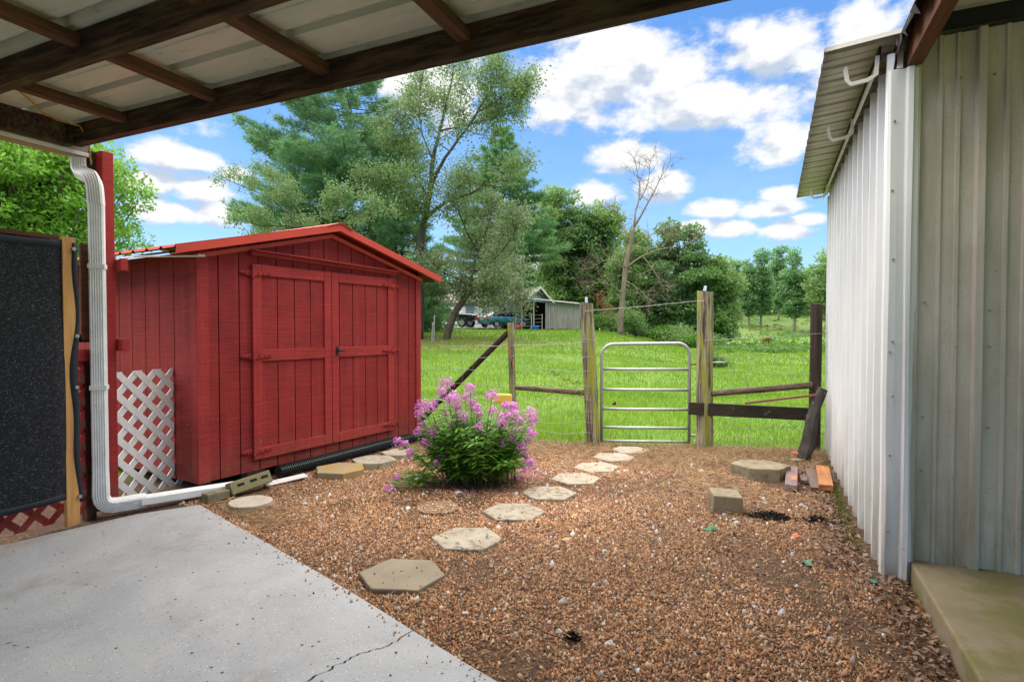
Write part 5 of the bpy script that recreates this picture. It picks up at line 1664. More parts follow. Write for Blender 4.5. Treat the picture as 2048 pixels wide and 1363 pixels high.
def limb(mb, pts, r0, r1, q, jit=0.0, n=7, sub=3):
    """crooked tapering limb through points"""
    P = [Vector(p) for p in pts]; out = []
    for i in range(len(P) - 1):
        a = P[max(i - 1, 0)]; b = P[i]; c = P[i + 1]; d = P[min(i + 2, len(P) - 1)]
        for k in range(sub):
            t = k / sub
            v = 0.5 * ((2 * b) + (c - a) * t + (2 * a - 5 * b + 4 * c - d) * t * t + (3 * b - a - 3 * c + d) * t ** 3)
            if jit and (i or k): v = v + Vector((q.uniform(-jit, jit), q.uniform(-jit, jit), q.uniform(-jit, jit)))
            out.append(v)
    out.append(P[-1])
    m = len(out)
    mb.tube(out, [r0 + (r1 - r0) * (i / (m - 1)) ** 0.8 for i in range(m)], n)
    return out
def twigs(mb, path, q, L, r, level, anchors, n_child, spread=0.8, up=0.25, start=0.25, sides=4, r_end=0.3):
    """side shoots along a path, recursing; the last shoots collect leaf places"""
    m = len(path)
    for c in range(n_child):
        f = start + (1 - start) * (c + q.random()) / n_child
        i = min(int(f * (m - 1)), m - 2); p = path[i].lerp(path[i + 1], f * (m - 1) - i)
        tg = (path[i + 1] - path[i]).normalized()
        rv = Vector((q.gauss(0, 1), q.gauss(0, 1), q.gauss(0, 1))).normalized()
        d = (tg * (1 - spread * 0.5) + rv * spread + Vector((0, 0, up))).normalized()
        ll = L * q.uniform(0.6, 1.15) * (1.1 - 0.5 * f)
        pts = [p]
        for k in range(3):
            d = (d + Vector((q.gauss(0, .22), q.gauss(0, .22), q.gauss(0, .22) + up * 0.2))).normalized()
            pts.append(pts[-1] + d * ll / 3)
        rr = r * q.uniform(.7, 1.0) * (1.05 - 0.4 * f)
        mb.tube(pts, [rr, rr * .75, rr * .5, rr * r_end], sides)
        if level > 0:
            twigs(mb, pts, q, L * 0.52, r * 0.5, level - 1, anchors, max(2, int(n_child * 0.75)), spread, up, 0.3, max(3, sides - 1), r_end)
        for k in (1, 2, 3):
            if level <= 1: anchors.append(pts[k])
def leaves_at(anchors, k, spread, L, aspect, q, droop=0.1):
    A = np.array([tuple(a) for a in anchors]); n = len(A) * k
    C = np.repeat(A, k, 0) + q.normal(0, spread, (n, 3))
    D = q.normal(size=(n, 3)); D[:, 2] -= droop
    Lr = L * q.uniform(.6, 1.25, n)
    return leaf_arrays(C, D, Lr, Lr * aspect, q.random(n))

def clump_tree(name, label, base, trunk_top, ells, m, bark, seed, leaf, n_clump, clump_r, per, group=None, r_trunk=0.2, lean=None, aspect=0.6, droop=0.2, cat='tree', trunk_from=None):
    """trunk, limbs to clumps of leaves spread through the crown's ellipsoids"""
    q = random.Random(seed); nq = np.random.default_rng(seed)
    base = Vector(base)
    t_ = thing(name, label, cat, base, 0, group)
    tr = MB()
    tp = Vector(trunk_top)
    mid = base.lerp(tp, 0.5) + Vector((q.uniform(-.2, .2), q.uniform(-.2, .2), 0))
    tpath = limb(tr, [base - ZVv * 0.2, base.lerp(mid, .5), mid, tp], r_trunk, r_trunk * 0.3, q, 0.02, 8)
    vols = [e[1][0] * e[1][1] * e[1][2] for e in ells]; tot = sum(vols)
    cen = []
    for (c, rad), v in zip(ells, vols):
        c = Vector(c); k = max(3, int(n_clump * v / tot)); tries = 0; got = 0
        while got < k and tries < k * 30:
            tries += 1
            u = Vector((q.gauss(0, 1), q.gauss(0, 1), q.gauss(0, 1))).normalized() * (q.random() ** 0.38)
            p = c + SV * (u.x * rad[0]) + BV * (u.y * rad[1]) + ZVv * (u.z * rad[2])
            if all((p - o_).length > clump_r * 0.75 for o_, _ in cen): cen.append((p, clump_r * q.uniform(.7, 1.35))); got += 1
    VV, FF, TT, off = [], [], [], 0
    for p, r in cen:
        f = min(0.97, max(0.25, (p.z - base.z) / max(tp.z - base.z, .1) - 0.25)); i = min(int(f * (len(tpath) - 1)), len(tpath) - 2)
        a = tpath[i]
        if q.random() < 0.6:
            md = a.lerp(p, 0.55) + Vector((q.uniform(-.3, .3), q.uniform(-.3, .3), -0.12 * (p - a).length))
            tr.tube([a, a.lerp(md, .5), md, p], [r_trunk * .28, r_trunk * .22, r_trunk * .15, r_trunk * .06], 5)
        n = int(per * (r / clump_r) ** 2)
        u = unit(nq.normal(size=(n, 3))); u[:, 2] = np.where(u[:, 2] < -0.2, u[:, 2] * .5, u[:, 2])
        rad = r * (0.35 + 0.75 * nq.random(n) ** 0.6)
        C = np.array(tuple(p)) + u * rad[:, None] * np.array([1, 1, .72])
        D = u * .8 + nq.normal(size=(n, 3)) * .8; D[:, 2] -= droop
        L = leaf * nq.uniform(.6, 1.3, n)
        V, F, t = leaf_arrays(C, D, L, L * aspect, np.clip(nq.random(n) * .75 + q.uniform(-.12, .3), 0, 1))
        VV.append(V); FF.append(F + off); TT.append(t); off += len(V)
    tr.build('trunk', M[bark], t_, smooth=True)
    tag(bulk('crown', np.concatenate(VV), np.concatenate(FF), M[m], np.concatenate(TT), t_), kind='stuff')
    return t_

def pine(name, label, base, H, prof, m, seed, n_whorl, r_trunk, tuft=0.30, group=None, per=9, z0=0.12, blade=0.032, bias=None, gap=0.0, lean=0.0):
    """prof: [(fraction of height, branch length)]"""
    q = random.Random(seed); nq = np.random.default_rng(seed)
    base = Vector(base); t_ = thing(name, label, 'tree', base, 0, group)
    tr = MB()
    tpath = [base + SV * (lean * k / 10) + Vector((0.12 * math.sin(3 * k / 10 + seed), 0.1 * math.sin(2.2 * k / 10), H * k / 10)) for k in range(11)]
    tr.tube([base - ZVv * .2] + tpath[1:], [r_trunk] + [r_trunk * (1 - 0.95 * k / 10) + .012 for k in range(1, 11)], 8)
    fx = [p[0] for p in prof]; fl_ = [p[1] for p in prof]
    TC, TD = [], []
    for w in range(n_whorl):
        f = z0 + (0.985 - z0) * (w + q.uniform(-.2, .2)) / n_whorl
        L0 = float(np.interp(f, fx, fl_))
        c = base + SV * (lean * f) + Vector((0.12 * math.sin(3 * f + seed), 0.1 * math.sin(2.2 * f), H * f))
        nb = q.choice((4, 5, 5, 6)); a0 = q.uniform(0, 6.28)
        for b in range(nb):
            if q.random() < gap: continue
            a = a0 + 6.283 * b / nb + q.uniform(-.25, .25)
            o = Vector((math.cos(a), math.sin(a), 0)); L = L0 * q.uniform(.65, 1.15)
            if bias is not None: L *= 1 + bias * o.dot(SV)
            rise = q.uniform(-0.10, 0.12) + 0.45 * max(0, f - .6)
            pts = [c, c + o * L * .35 + ZVv * (L * rise * .3 - L * .02), c + o * L * .7 + ZVv * L * rise * .5, c + o * L + ZVv * (L * rise + .10 * L)]
            tr.tube(pts, [max(.015, r_trunk * .22 * (1 - f * .6)), .03, .02, .01], 4)
            # side shoots in a flat fan with tufts along them
            ns = max(3, int(L / 0.26))
            for s in range(ns):
                g_ = 0.25 + 0.75 * (s + q.random()) / ns
                i = min(int(g_ * 3), 2); p = pts[i].lerp(pts[i + 1], g_ * 3 - i)
                for sd_ in (-1, 1):
                    sl = L * 0.34 * (1.15 - g_ * .75) * q.uniform(.6, 1.2)
                    dd = (o * .75 + Vector((-o.y, o.x, 0)) * sd_ * .8 + ZVv * q.uniform(.02, .30)).normalized()
                    nt = max(2, int(sl / (tuft * .75)))
                    for k in range(1, nt + 1):
                        TC.append(p + dd * sl * k / nt + Vector((q.gauss(0, .05), q.gauss(0, .05), q.gauss(0, .06)))); TD.append(dd)
            for k in range(3):
                TC.append(pts[3] - o * .12 * k); TD.append(o)
    tr.build('trunk', M['bark_pine'], t_, smooth=True)
    A = np.array([tuple(v) for v in TC]); Dd = np.array([tuple(v) for v in TD]); n = len(A) * per
    C = np.repeat(A, per, 0) + nq.normal(0, tuft * .16, (n, 3))
    D = np.repeat(Dd, per, 0) * .7 + nq.normal(size=(n, 3)) * .62; D[:, 2] += .22
    tt = np.repeat(nq.random(len(A)), per) * .7 + nq.random(n) * .3
    V, F, t = blade_arrays(C, D, tuft * nq.uniform(.7, 1.25, n), blade * nq.uniform(.7, 1.3, n), tt)
    tag(bulk('crown', V, F, M[m], t, t_), kind='stuff')
    return t_

def place(px, py, d, dd=0.0): return PD(px, py, d + dd)

# bright broadleaf tree beyond the fence at the far left
d = 15.0
b = at_ground(60, d)
clump_tree('broadleaf_tree', 'bright green leafy tree behind the black shade cloth and downspout', b, place(70, 330, d), [(place(20, 400, d), (3.2, 2.6, 2.3)), (place(150, 430, d), (0.95, 1.3, 2.0)), (place(-60, 330, d), (2.2, 2.2, 1.6)), (place(90, 330, d), (1.3, 1.6, 0.9))], 'leaf_bright', 'bark', 51, 0.125, 280, 0.50, 190, None, 0.22, aspect=0.5)

# white pine left of centre
d = 36.0; b = at_ground(700, d)
pine('pine_tree', 'big blue-green pine rising behind the shed roof', b, top_z(130, d) - b.z, [(0, 4.2), (.3, 5.0), (.5, 5.3), (.68, 5.0), (.85, 3.6), (.95, 1.8), (1, .5)], 'needle', 61, 32, 0.32, 0.36, None, 13, 0.1, 0.044, -0.22, 0.14)
# conical pine right of centre
d = 48.7; b = at_ground(1008, d)
pine('pine_tree', 'dark conical pine standing left of the blue house gable', b, top_z(245, d) - b.z, [(0, 2.0), (.2, 2.5), (.28, 3.2), (.36, 5.0), (.5, 4.4), (.65, 3.4), (.8, 2.1), (.95, .7), (1, .2)], 'needle_dark', 62, 32, 0.28, 0.36, None, 13, 0.19, 0.048, -0.05, 0.04, -0.4)
d = 33.0; b = at_ground(800, d)
pine('pine_tree', 'small soft pine peeking over the right slope of the shed roof', b, top_z(395, d) - b.z, [(0, 2.4), (.4, 2.8), (.7, 1.9), (.9, .9), (1, .3)], 'needle', 63, 18, 0.16, 0.30, None, 12, 0.15, 0.036)

# tall sparse hardwood with forked trunk
def px_limbs(name, label, base, d, limbs, m, bark, seed, L, r, lv, nch, leaf, k, spread, group=None, tw_up=0.3, aspect=0.55, sides=5, droop=0.1, cat='tree', r_end=0.3):
    q = random.Random(seed); nq = np.random.default_rng(seed)
    t_ = thing(name, label, cat, base, 0, group)
    tr = MB(); anchors = []
    for (pts, r0, r1, deps) in limbs:
        P = [place(px, py, d, dd) for (px, py), dd in zip(pts, deps)]
        if (P[0] - Vector(base)).length < 3 and P[0].z < base.z + 1.5: P[0] = Vector(base) - ZVv * .15
        path = limb(tr, P, r0, r1, q, 0.03, 7)
        if nch: twigs(tr, path, q, L, r, lv, anchors, nch, 0.85, tw_up, 0.3 if r0 < .16 else 0.55, sides, r_end)
    tr.build('trunk', M[bark], t_, smooth=True)
    if k:
        V, F, t = leaves_at(anchors, k, spread, leaf, aspect, nq, droop)
        tag(bulk('crown', V, F, M[m], t, t_), kind='stuff')
    return t_
d = 31.0; b = at_ground(838, d)
px_limbs('hardwood_tree', 'tall sparse hardwood with forked mossy trunk above the shed', b, d,
    [([(838, 690), (838, 560), (843, 480), (852, 420), (862, 372)], .27, .16, [0, 0, 0, 0, 0]),
     ([(862, 372), (866, 320), (880, 262), (893, 205), (905, 150), (908, 130)], .15, .02, [0, .2, .5, .8, 1, 1]),
     ([(862, 372), (882, 330), (915, 280), (955, 225), (985, 170), (998, 145)], .12, .02, [0, -.4, -.8, -1, -1.2, -1.2]),
     ([(880, 262), (930, 250), (985, 235), (1030, 225)], .06, .012, [.5, .2, 0, 0]),
     ([(848, 440), (890, 405), (940, 388), (985, 360), (1035, 330)], .12, .02, [0, -.5, -1, -1, -1]),
     ([(856, 395), (835, 360), (812, 325), (795, 290), (783, 240)], .09, .015, [0, .5, 1, 1.2, 1.2]),
     ([(850, 430), (825, 400), (790, 380), (745, 365)], .08, .012, [0, -.6, -1.2, -1.5]),
     ([(866, 320), (845, 270), (838, 215), (842, 175)], .06, .012, [.2, .6, 1, 1]),
     ([(955, 225), (1000, 200), (1040, 190)], .04, .01, [-1, -1, -1])],
    'leaf_olive', 'bark', 71, 1.9, .035, 1, 10, 0.15, 15, 0.27)
# leaning tree with pale grey-green leaves
d = 31.0; b = at_ground(893, d)
px_limbs('leaning_tree', 'leaning tree with grey-green leaves at the edge of the lawn', b, d,
    [([(893, 672), (903, 640), (920, 610), (938, 585)], .24, .15, [0, 0, 0, 0]),
     ([(938, 585), (945, 545), (955, 500), (975, 455), (985, 415)], .13, .02, [0, 0, .5, .8, 1]),
     ([(938, 585), (920, 560), (890, 545), (860, 530)], .08, .015, [0, -.5, -1, -1]),
     ([(945, 545), (985, 520), (1020, 480), (1035, 440)], .09, .015, [0, -.6, -1, -1]),
     ([(955, 500), (930, 455), (915, 410), (910, 370)], .08, .015, [.5, .3, .2, 0]),
     ([(938, 585), (970, 575), (1005, 578)], .06, .012, [0, -.8, -1.4]),
     ([(938, 585), (925, 575), (905, 585), (880, 590)], .05, .012, [0, .3, .6, .8]),
     ([(945, 570), (985, 588), (1015, 597), (1035, 606)], .05, .012, [0, .4, .8, 1.0]),
     ([(938, 585), (952, 600), (975, 610)], .04, .012, [0, -.3, -.5]),
     ([(945, 560), (975, 548), (1005, 540), (1030, 548)], .06, .012, [0, .5, .9, 1.2])],
    'leaf_grey', 'bark', 72, 1.6, .03, 1, 9, 0.145, 11, 0.26)
# loose spray of a small tree behind the shed
d = 24.0; b = at_ground(660, d)
px_limbs('small_tree', 'small tree with loose leafy sprays just behind the shed ridge', b, d,
    [([(660, 690), (650, 560), (630, 480), (615, 455)], .12, .06, [0, 0, 0, 0]),
     ([(630, 480), (585, 430), (535, 395), (480, 370), (445, 355)], .05, .008, [0, 0, 0, 0, 0]),
     ([(615, 455), (570, 452), (520, 450), (480, 440)], .04, .008, [0, -.4, -.8, -1]),
     ([(615, 455), (590, 410), (555, 370), (530, 345)], .04, .008, [0, .4, .8, 1]),
     ([(640, 500), (680, 450), (720, 425), (770, 415)], .05, .008, [0, -.3, -.6, -.6]),
     ([(620, 460), (650, 420), (690, 400)], .03, .008, [0, -.3, -.6]),
     ([(600, 455), (560, 470), (510, 478)], .03, .008, [0, 0, 0])],
    'leaf_olive', 'bark', 73, 0.95, .014, 1, 9, 0.105, 8, 0.13)

# grove behind the lawn
gg = 'dark broadleaf trees of the grove'
d = 62.0
for (px, tp, w, lab, sd_, mm) in ((1112, 350, 2.9, 'tallest broadleaf tree of the grove, right of the conical pine', 81, 'leaf_grove'),
                                  (1205, 392, 2.5, 'rounded broadleaf tree just left of the bare dead tree', 82, 'leaf_grove'),
                                  (1160, 420, 2.8, 'broadleaf tree filling the gap between two taller grove trees', 83, 'leaf_dark')):
    b = at_ground(px, d); zt_ = top_z(tp, d); hh = zt_ - b.z
    clump_tree('grove_tree', lab, b, b + Vector((0.3, 0, hh * .78)), [(b + ZVv * hh * .55, (w, w, hh * .36)), (b + ZVv * hh * .80, (w * .62, w * .62, hh * .19)), (b + ZVv * hh * .28, (w * .95, w, hh * .22))], mm, 'bark', sd_, 0.34, 120, 0.85, 150, gg, 0.28)
d = 53.0
for (px, tp, w, lab, sd_, mm) in ((1350, 435, 3.2, 'dense dark broadleaf tree right of the bare dead tree', 84, 'leaf_dark'),
                                  (1428, 500, 2.3, 'broadleaf tree at the right end of the grove with a ragged edge', 85, 'leaf_grove'),
                                  (1268, 462, 2.4, 'dark broadleaf tree rising right behind the bare dead tree', 87, 'leaf_grove'),
                                  (1295, 545, 2.2, 'low dark broadleaf tree behind the dead tree trunk', 86, 'leaf_dark')):
    b = at_ground(px, d); zt_ = top_z(tp, d); hh = zt_ - b.z
    clump_tree('grove_tree', lab, b, b + Vector((0.2, 0, hh * .78)), [(b + ZVv * hh * .5, (w, w, hh * .36)), (b + ZVv * hh * .78, (w * .6, w * .6, hh * .22)), (b + ZVv * hh * .25, (w * .9, w * .9, hh * .22))], mm, 'bark', sd_, 0.31, 120, 0.75, 150, gg, 0.26)
# dead tree
d = 46.0; b = at_ground(1240, d)
px_limbs('dead_tree', 'bare dead tree with pale branching limbs in front of the grove', b, d,
    [([(1240, 670), (1243, 620), (1248, 570), (1252, 530), (1260, 490), (1268, 455)], .25, .15, [0, 0, 0, 0, 0, 0]),
     ([(1268, 455), (1272, 420), (1280, 385), (1275, 345), (1268, 312)], .10, .012, [0, .3, .5, .6, .6]),
     ([(1268, 455), (1285, 425), (1305, 390), (1325, 350), (1345, 315)], .10, .012, [0, -.3, -.5, -.6, -.6]),
     ([(1280, 400), (1295, 370), (1300, 330), (1308, 310)], .05, .01, [.4, .4, .3, .3]),
     ([(1258, 500), (1300, 470), (1345, 452)], .06, .01, [0, -.6, -1]),
     ([(1251, 535), (1285, 512), (1325, 498), (1370, 490), (1395, 470)], .10, .015, [0, -.4, -.8, -1, -1]),
     ([(1251, 535), (1235, 520), (1205, 522), (1178, 540)], .07, .012, [0, -.6, -1, -1.2]),
     ([(1262, 480), (1245, 455), (1232, 430), (1222, 410)], .06, .01, [0, .4, .6, .6]),
     ([(1246, 590), (1222, 570), (1195, 565), (1165, 580)], .06, .01, [0, -.6, -1, -1.2]),
     ([(1285, 512), (1310, 545), (1330, 585)], .05, .008, [-.4, -.8, -1]),
     ([(1250, 560), (1280, 580), (1300, 600)], .05, .008, [0, -.6, -1])],
    None, 'bark_dead', 74, 1.9, .030, 1, 12, 0, 0, 0, None, 0.15, 0.5, 4, 0.1, 'tree', 0.45)
# rusty-leaved sapling
d = 44.0; b = at_ground(1203, d)
px_limbs('sapling', 'small sapling with rust-red leaves beside the grey board shed', b, d,
    [([(1203, 668), (1203, 640), (1205, 615), (1203, 600)], .04, .015, [0, 0, 0, 0])], 'leaf_rust', 'bark', 75, 1.3, .012, 1, 6, 0.20, 2, 0.22)
# far poplars on the pasture slope
gpop = 'slender pale-trunked trees on the far pasture'
for (px, tp, bt, w, lab, sd_) in ((1497, 512, 654, 1.55, 'leftmost slender tree of the far pasture row', 91), (1521, 502, 652, 1.45, 'slender far pasture tree, second from the left of its row', 92),
                                 (1556, 490, 640, 1.6, 'slender far pasture tree standing farthest back in its row', 93), (1588, 493, 660, 2.0, 'broadest slender tree of the far pasture row', 94), (1470, 520, 640, 2.2, 'rounder far tree just right of the grove', 95)):
    # distance at which the slope meets that pixel row
    best_ = min(range(62, 150), key=lambda dd: abs(PD(px, bt, dd).z - gz(PD(px, bt, dd).x, PD(px, bt, dd).y)))
    d = float(best_); b = at_ground(px, d); hh = top_z(tp, d) - b.z; k = d / 90
    clump_tree('pasture_tree', lab, b, b + ZVv * hh * .85, [(b + ZVv * hh * .36, (w * .80 * k, w * .80 * k, hh * .20)), (b + ZVv * hh * .58, (w * .62 * k, w * .62 * k, hh * .22)), (b + ZVv * hh * .84, (w * .33 * k, w * .33 * k, hh * .16))], 'leaf_far', 'bark_pale', sd_, 0.42, 46, 0.95, 170, gpop, 0.22)
d = 80.0; b = at_ground(1668, d); hh = top_z(500, d) - b.z
clump_tree('pasture_tree', 'dark tree half hidden behind the corner of the metal building', b, b + ZVv * hh * .8, [(b + ZVv * hh * .55, (3.4, 3, hh * .40))], 'leaf_grove', 'bark', 96, 0.5, 45, 1.3, 190, None, 0.3)
# distant wood at the top of the slope, one mass
def far_wood():
    VV, FF, TT, off = [], [], [], 0
    q = np.random.default_rng(5); r_ = random.Random(5)
    for i in range(46):
        px = 380 + 1400 * i / 46 + r_.uniform(-12, 12); d = r_.uniform(150, 185)
        b = at_ground(px, d); hh = r_.uniform(9, 15); w = r_.uniform(3.5, 5.5)
        n = 900
        u = unit(q.normal(size=(n, 3))) * (q.random((n, 1)) ** .45)
        lump = 1 + .22 * np.sin(u[:, :1] * 6 + i) * np.cos(u[:, 2:] * 7)
        C = np.array(tuple(b)) + np.array([0, 0, hh * .5]) + u * lump * np.array([w, w, hh * .52])
        L = q.uniform(.7, 1.5, n)
        V, F, t = leaf_arrays(C, q.normal(size=(n, 3)), L, L * .7, q.random(n))
        VV.append(V); FF.append(F + off); TT.append(t); off += len(V)
    for i in range(17):
        px = 1425 + 300 * i / 17 + r_.uniform(-8, 8); d = r_.uniform(112, 134)
        b = at_ground(px, d); hh = r_.uniform(6.5, 10.5); w = r_.uniform(2.2, 3.4); n = 1100
        u = unit(q.normal(size=(n, 3))) * (q.random((n, 1)) ** .45)
        lump = 1 + .25 * np.sin(u[:, :1] * 6 + i) * np.cos(u[:, 2:] * 7 + i)
        C = np.array(tuple(b)) + np.array([0, 0, hh * .5]) + u * lump * np.array([w, w, hh * .52])
        L = q.uniform(.45, 1.0, n)
        V, F, t = leaf_arrays(C, q.normal(size=(n, 3)), L, L * .7, q.random(n) * .6)
        VV.append(V); FF.append(F + off); TT.append(t); off += len(V)
    o = bulk('far_wood', np.concatenate(VV), np.concatenate(FF), M['leaf_far'], np.concatenate(TT))
    tag(o, 'distant dark wood along the top of the far pasture', 'wood', None, 'stuff')
far_wood()
# undergrowth and shrubs
def shrub(name, label, px, d, w, h, m, seed, leaf, n, cat='shrub', group=None, k=12):
    q = np.random.default_rng(seed); r_ = random.Random(seed)
    b = at_ground(px, d); t_ = thing(name, label, cat, b, 0, group)
    VV, FF, TT, off = [], [], [], 0
    st = MB()
    for i in range(k):
        a = r_.uniform(0, 6.28); rr = w * .75 * math.sqrt(r_.random())
        c = b + SV * rr * math.cos(a) + BV * rr * math.sin(a) * .7 + ZVv * h * r_.uniform(.25, .85) * (1 - .4 * rr / w)
        st.tube([b, b.lerp(c, .5) + ZVv * .05, c], [.03, .02, .008], 4)
        m_ = n // k; u = unit(q.normal(size=(m_, 3))); r0 = w * r_.uniform(.28, .5)
        C = np.array(tuple(c)) + u * (r0 * (.4 + .7 * q.random((m_, 1)))) * np.array([1, 1, .7 * min(1.3, h / w)])
        C[:, 2] = np.maximum(C[:, 2], b.z + .03)
        L = leaf * q.uniform(.6, 1.3, m_)
        V, F, t = leaf_arrays(C, u * .6 + q.normal(size=(m_, 3)) * .8, L, L * .55, np.clip(q.random(m_) * .8 + r_.uniform(-.1, .25), 0, 1))
        VV.append(V); FF.append(F + off); TT.append(t); off += len(V)
    st.build('stem', M['bark'], t_)
    tag(bulk('foliage', np.concatenate(VV), np.concatenate(FF), M[m], np.concatenate(TT), t_), kind='stuff')
for i, (px, d, w, h, m, lab) in enumerate(((1195, 50, 1.6, 1.5, 'leaf_weed', 'low green shrub under the rust-leaved sapling'), (1272, 47, 1.8, 2.6, 'leaf_grove', 'tall shrub directly right of the dead tree trunk'),
        (1315, 46, 1.9, 1.6, 'leaf_weed', 'low shrub under the dense dark tree'), (1365, 45, 2.1, 1.7, 'leaf_grove', 'shrub between the dense tree and the tall gate post'),
        (1400, 43, 1.3, 1.1, 'leaf_weed', 'small shrub behind the tall gate post'), (1232, 52, 1.5, 2.2, 'leaf_grove', 'shrub directly left of the dead tree trunk'),
        (1170, 60, 2.2, 2.2, 'leaf_dark', 'dark shrub behind the grey board shed'), (1340, 52, 2.6, 2.8, 'leaf_dark', 'dark shrub mass at the foot of the dense tree'),
        (870, 40, 2.0, 2.4, 'leaf_dark', 'dark evergreen shrub left of the leaning tree by the shed corner'), (845, 38, 2.2, 2.8, 'leaf_dark', 'dark evergreen shrub just past the shed corner'),
        (1437, 22, 0.55, 0.75, 'leaf_weed', 'bright green bush right behind the tall gate post'), (1415, 48, 2.0, 1.5, 'leaf_grove', 'shrub at the right foot of the grove'))):
    shrub('shrub', lab, px, d, w, h, m, 200 + i, 0.20 if d > 30 else 0.09, 2600 if d > 30 else 1500)
def weeds():
    VV, FF, TT, off = [], [], [], 0
    q = np.random.default_rng(9); r_ = random.Random(9)
    for i in range(330):
        d = 34 + 80 * r_.random() ** 1.6; px = r_.uniform(1405, 1690)
        if d < 40 and r_.random() < .5: continue
        b = at_ground(px, d); w = r_.uniform(.15, .55) * (0.7 + d / 110)
        n = 60
        u = unit(q.normal(size=(n, 3))); C = np.array(tuple(b)) + u * w * (.5 + .6 * q.random((n, 1))) * np.array([1.3, 1.3, .55]) + np.array([0, 0, w * .25])
        L = q.uniform(.12, .30, n)
        V, F, t = leaf_arrays(C, q.normal(size=(n, 3)), L, L * .55, np.clip(q.random(n) * .8 + r_.uniform(-.1, .3), 0, 1))
        VV.append(V); FF.append(F + off); TT.append(t); off += len(V)
    tag(bulk('pasture_weeds', np.concatenate(VV), np.concatenate(FF), M['leaf_weed'], np.concatenate(TT)), 'tufts of weeds scattered over the far pasture', 'weeds', None, 'stuff')
weeds()

# ================================================================== HOUSE, BOARD SHED, CARS
HD = 52.0
hb = at_ground(1040, HD)
hs = thing('house', 'blue-sided house with tan roof and white trim beyond the lawn', 'house', hb)
hz = hb.z - 0.05
ang = R(24.5) + R(-58)          # gable end faces half right, front wall half left
hx = Vector((math.cos(YAW + R(-22)), math.sin(YAW + R(-22)), 0))   # along the front wall, towards the right corner
hx = (SV * math.cos(R(24)) - BV * math.sin(R(24))).normalized()
hy = Vector((-hx.y, hx.x, 0))                                       # away, along the gable end
cor = PD(1040, 658, 50.0); cor = Vector((cor.x, cor.y, hz))
def HPt(a, b, z): return cor - hx * a + hy * b + ZVv * z           # a: left along the front, b: back along the gable end
HW, HDp, HE, HR = 9.0, 8.0, 2.55, 3.9
def quadbox(mb, P8): mb.add(P8, [(0, 1, 2, 3), (7, 6, 5, 4), (0, 4, 5, 1), (1, 5, 6, 2), (2, 6, 7, 3), (3, 7, 4, 0)])
w = MB()
quadbox(w, [HPt(0.02, .02, 0), HPt(HW, .02, 0), HPt(HW, HDp, 0), HPt(.02, HDp, 0), HPt(0.02, .02, HE), HPt(HW, .02, HE), HPt(HW, HDp, HE), HPt(.02, HDp, HE)])
w.build('wall', M['siding_blue'], hs)
w = MB(); w.add([HPt(.02, .02, HE), HPt(.02, HDp, HE), HPt(.02, HDp / 2, HR), HPt(HW, .02, HE), HPt(HW, HDp, HE), HPt(HW, HDp / 2, HR)], [(0, 1, 2), (5, 4, 3), (0, 3, 4, 1), (1, 4, 5, 2), (2, 5, 3, 0)])
w.build('gable', M['siding_blue'], hs)
# clapboards on gable end and front wall
z = 0.1
while z < HR - 0.1:
    k = 0 if z < HE else (z - HE) / (HR - HE) * HDp / 2
    MB().add([HPt(-0.02, k + .05, z), HPt(-0.02, HDp - k - .05, z), HPt(0.01, HDp - k - .05, z + .17), HPt(0.01, k + .05, z + .17), HPt(0.03, k + .05, z), HPt(0.03, HDp - k - .05, z)], [(0, 1, 2, 3), (0, 4, 5, 1)]).build('clapboard', M['siding_blue'], hs)
    if z < HE - .15:
        MB().add([HPt(.05, -.02, z), HPt(HW, -.02, z), HPt(HW, .01, z + .17), HPt(.05, .01, z + .17), HPt(.05, .03, z), HPt(HW, .03, z)], [(3, 2, 1, 0), (1, 5, 4, 0)]).build('clapboard', M['siding_blue'], hs)
    z += 0.185
for s in (0, 1):
    e = [(-0.35, HE - .15), (HDp / 2, HR + .08)] if s == 0 else [(HDp + .35, HE - .15), (HDp / 2, HR + .08)]
    (b0, z0), (b1, z1) = e
    r_ = MB(); quadbox(r_, [HPt(-.4, b0, z0), HPt(HW + .4, b0, z0), HPt(HW + .4, b1, z1), HPt(-.4, b1, z1), HPt(-.4, b0, z0 + .1), HPt(HW + .4, b0, z0 + .1), HPt(HW + .4, b1, z1 + .1), HPt(-.4, b1, z1 + .1)])
    r_.build('roof', M['house_roof'], hs)
    t2 = MB(); quadbox(t2, [HPt(-.42, b0, z0 - .13), HPt(-.36, b0, z0 - .13), HPt(-.36, b1, z1 - .13), HPt(-.42, b1, z1 - .13), HPt(-.42, b0, z0 + .12), HPt(-.36, b0, z0 + .12), HPt(-.36, b1, z1 + .12), HPt(-.42, b1, z1 + .12)])
    t2.build('rake_board', M['house_trim'], hs)
for a, wd_ in ((2.0, 2.5), (5.4, 2.5)):
    g_ = MB(); quadbox(g_, [HPt(a, -.05, 0), HPt(a + wd_, -.05, 0), HPt(a + wd_, -.01, 0), HPt(a, -.01, 0), HPt(a, -.05, 2.1), HPt(a + wd_, -.05, 2.1), HPt(a + wd_, -.01, 2.1), HPt(a, -.01, 2.1)])
    gdr = g_.build('garage_door', M['garage_white'], hs)
    for zz in (0.5, 1.02, 1.54):
        MB().add([HPt(a, -.056, zz), HPt(a + wd_, -.056, zz), HPt(a + wd_, -.056, zz + .025), HPt(a, -.056, zz + .025)], [(0, 1, 2, 3)]).build('panel_joint', M['siding_blue'], gdr)
MB().box(HPt(0.9, -1.0, HE / 2), (.14, .14, HE)).build('porch_post', M['house_trim'], hs)
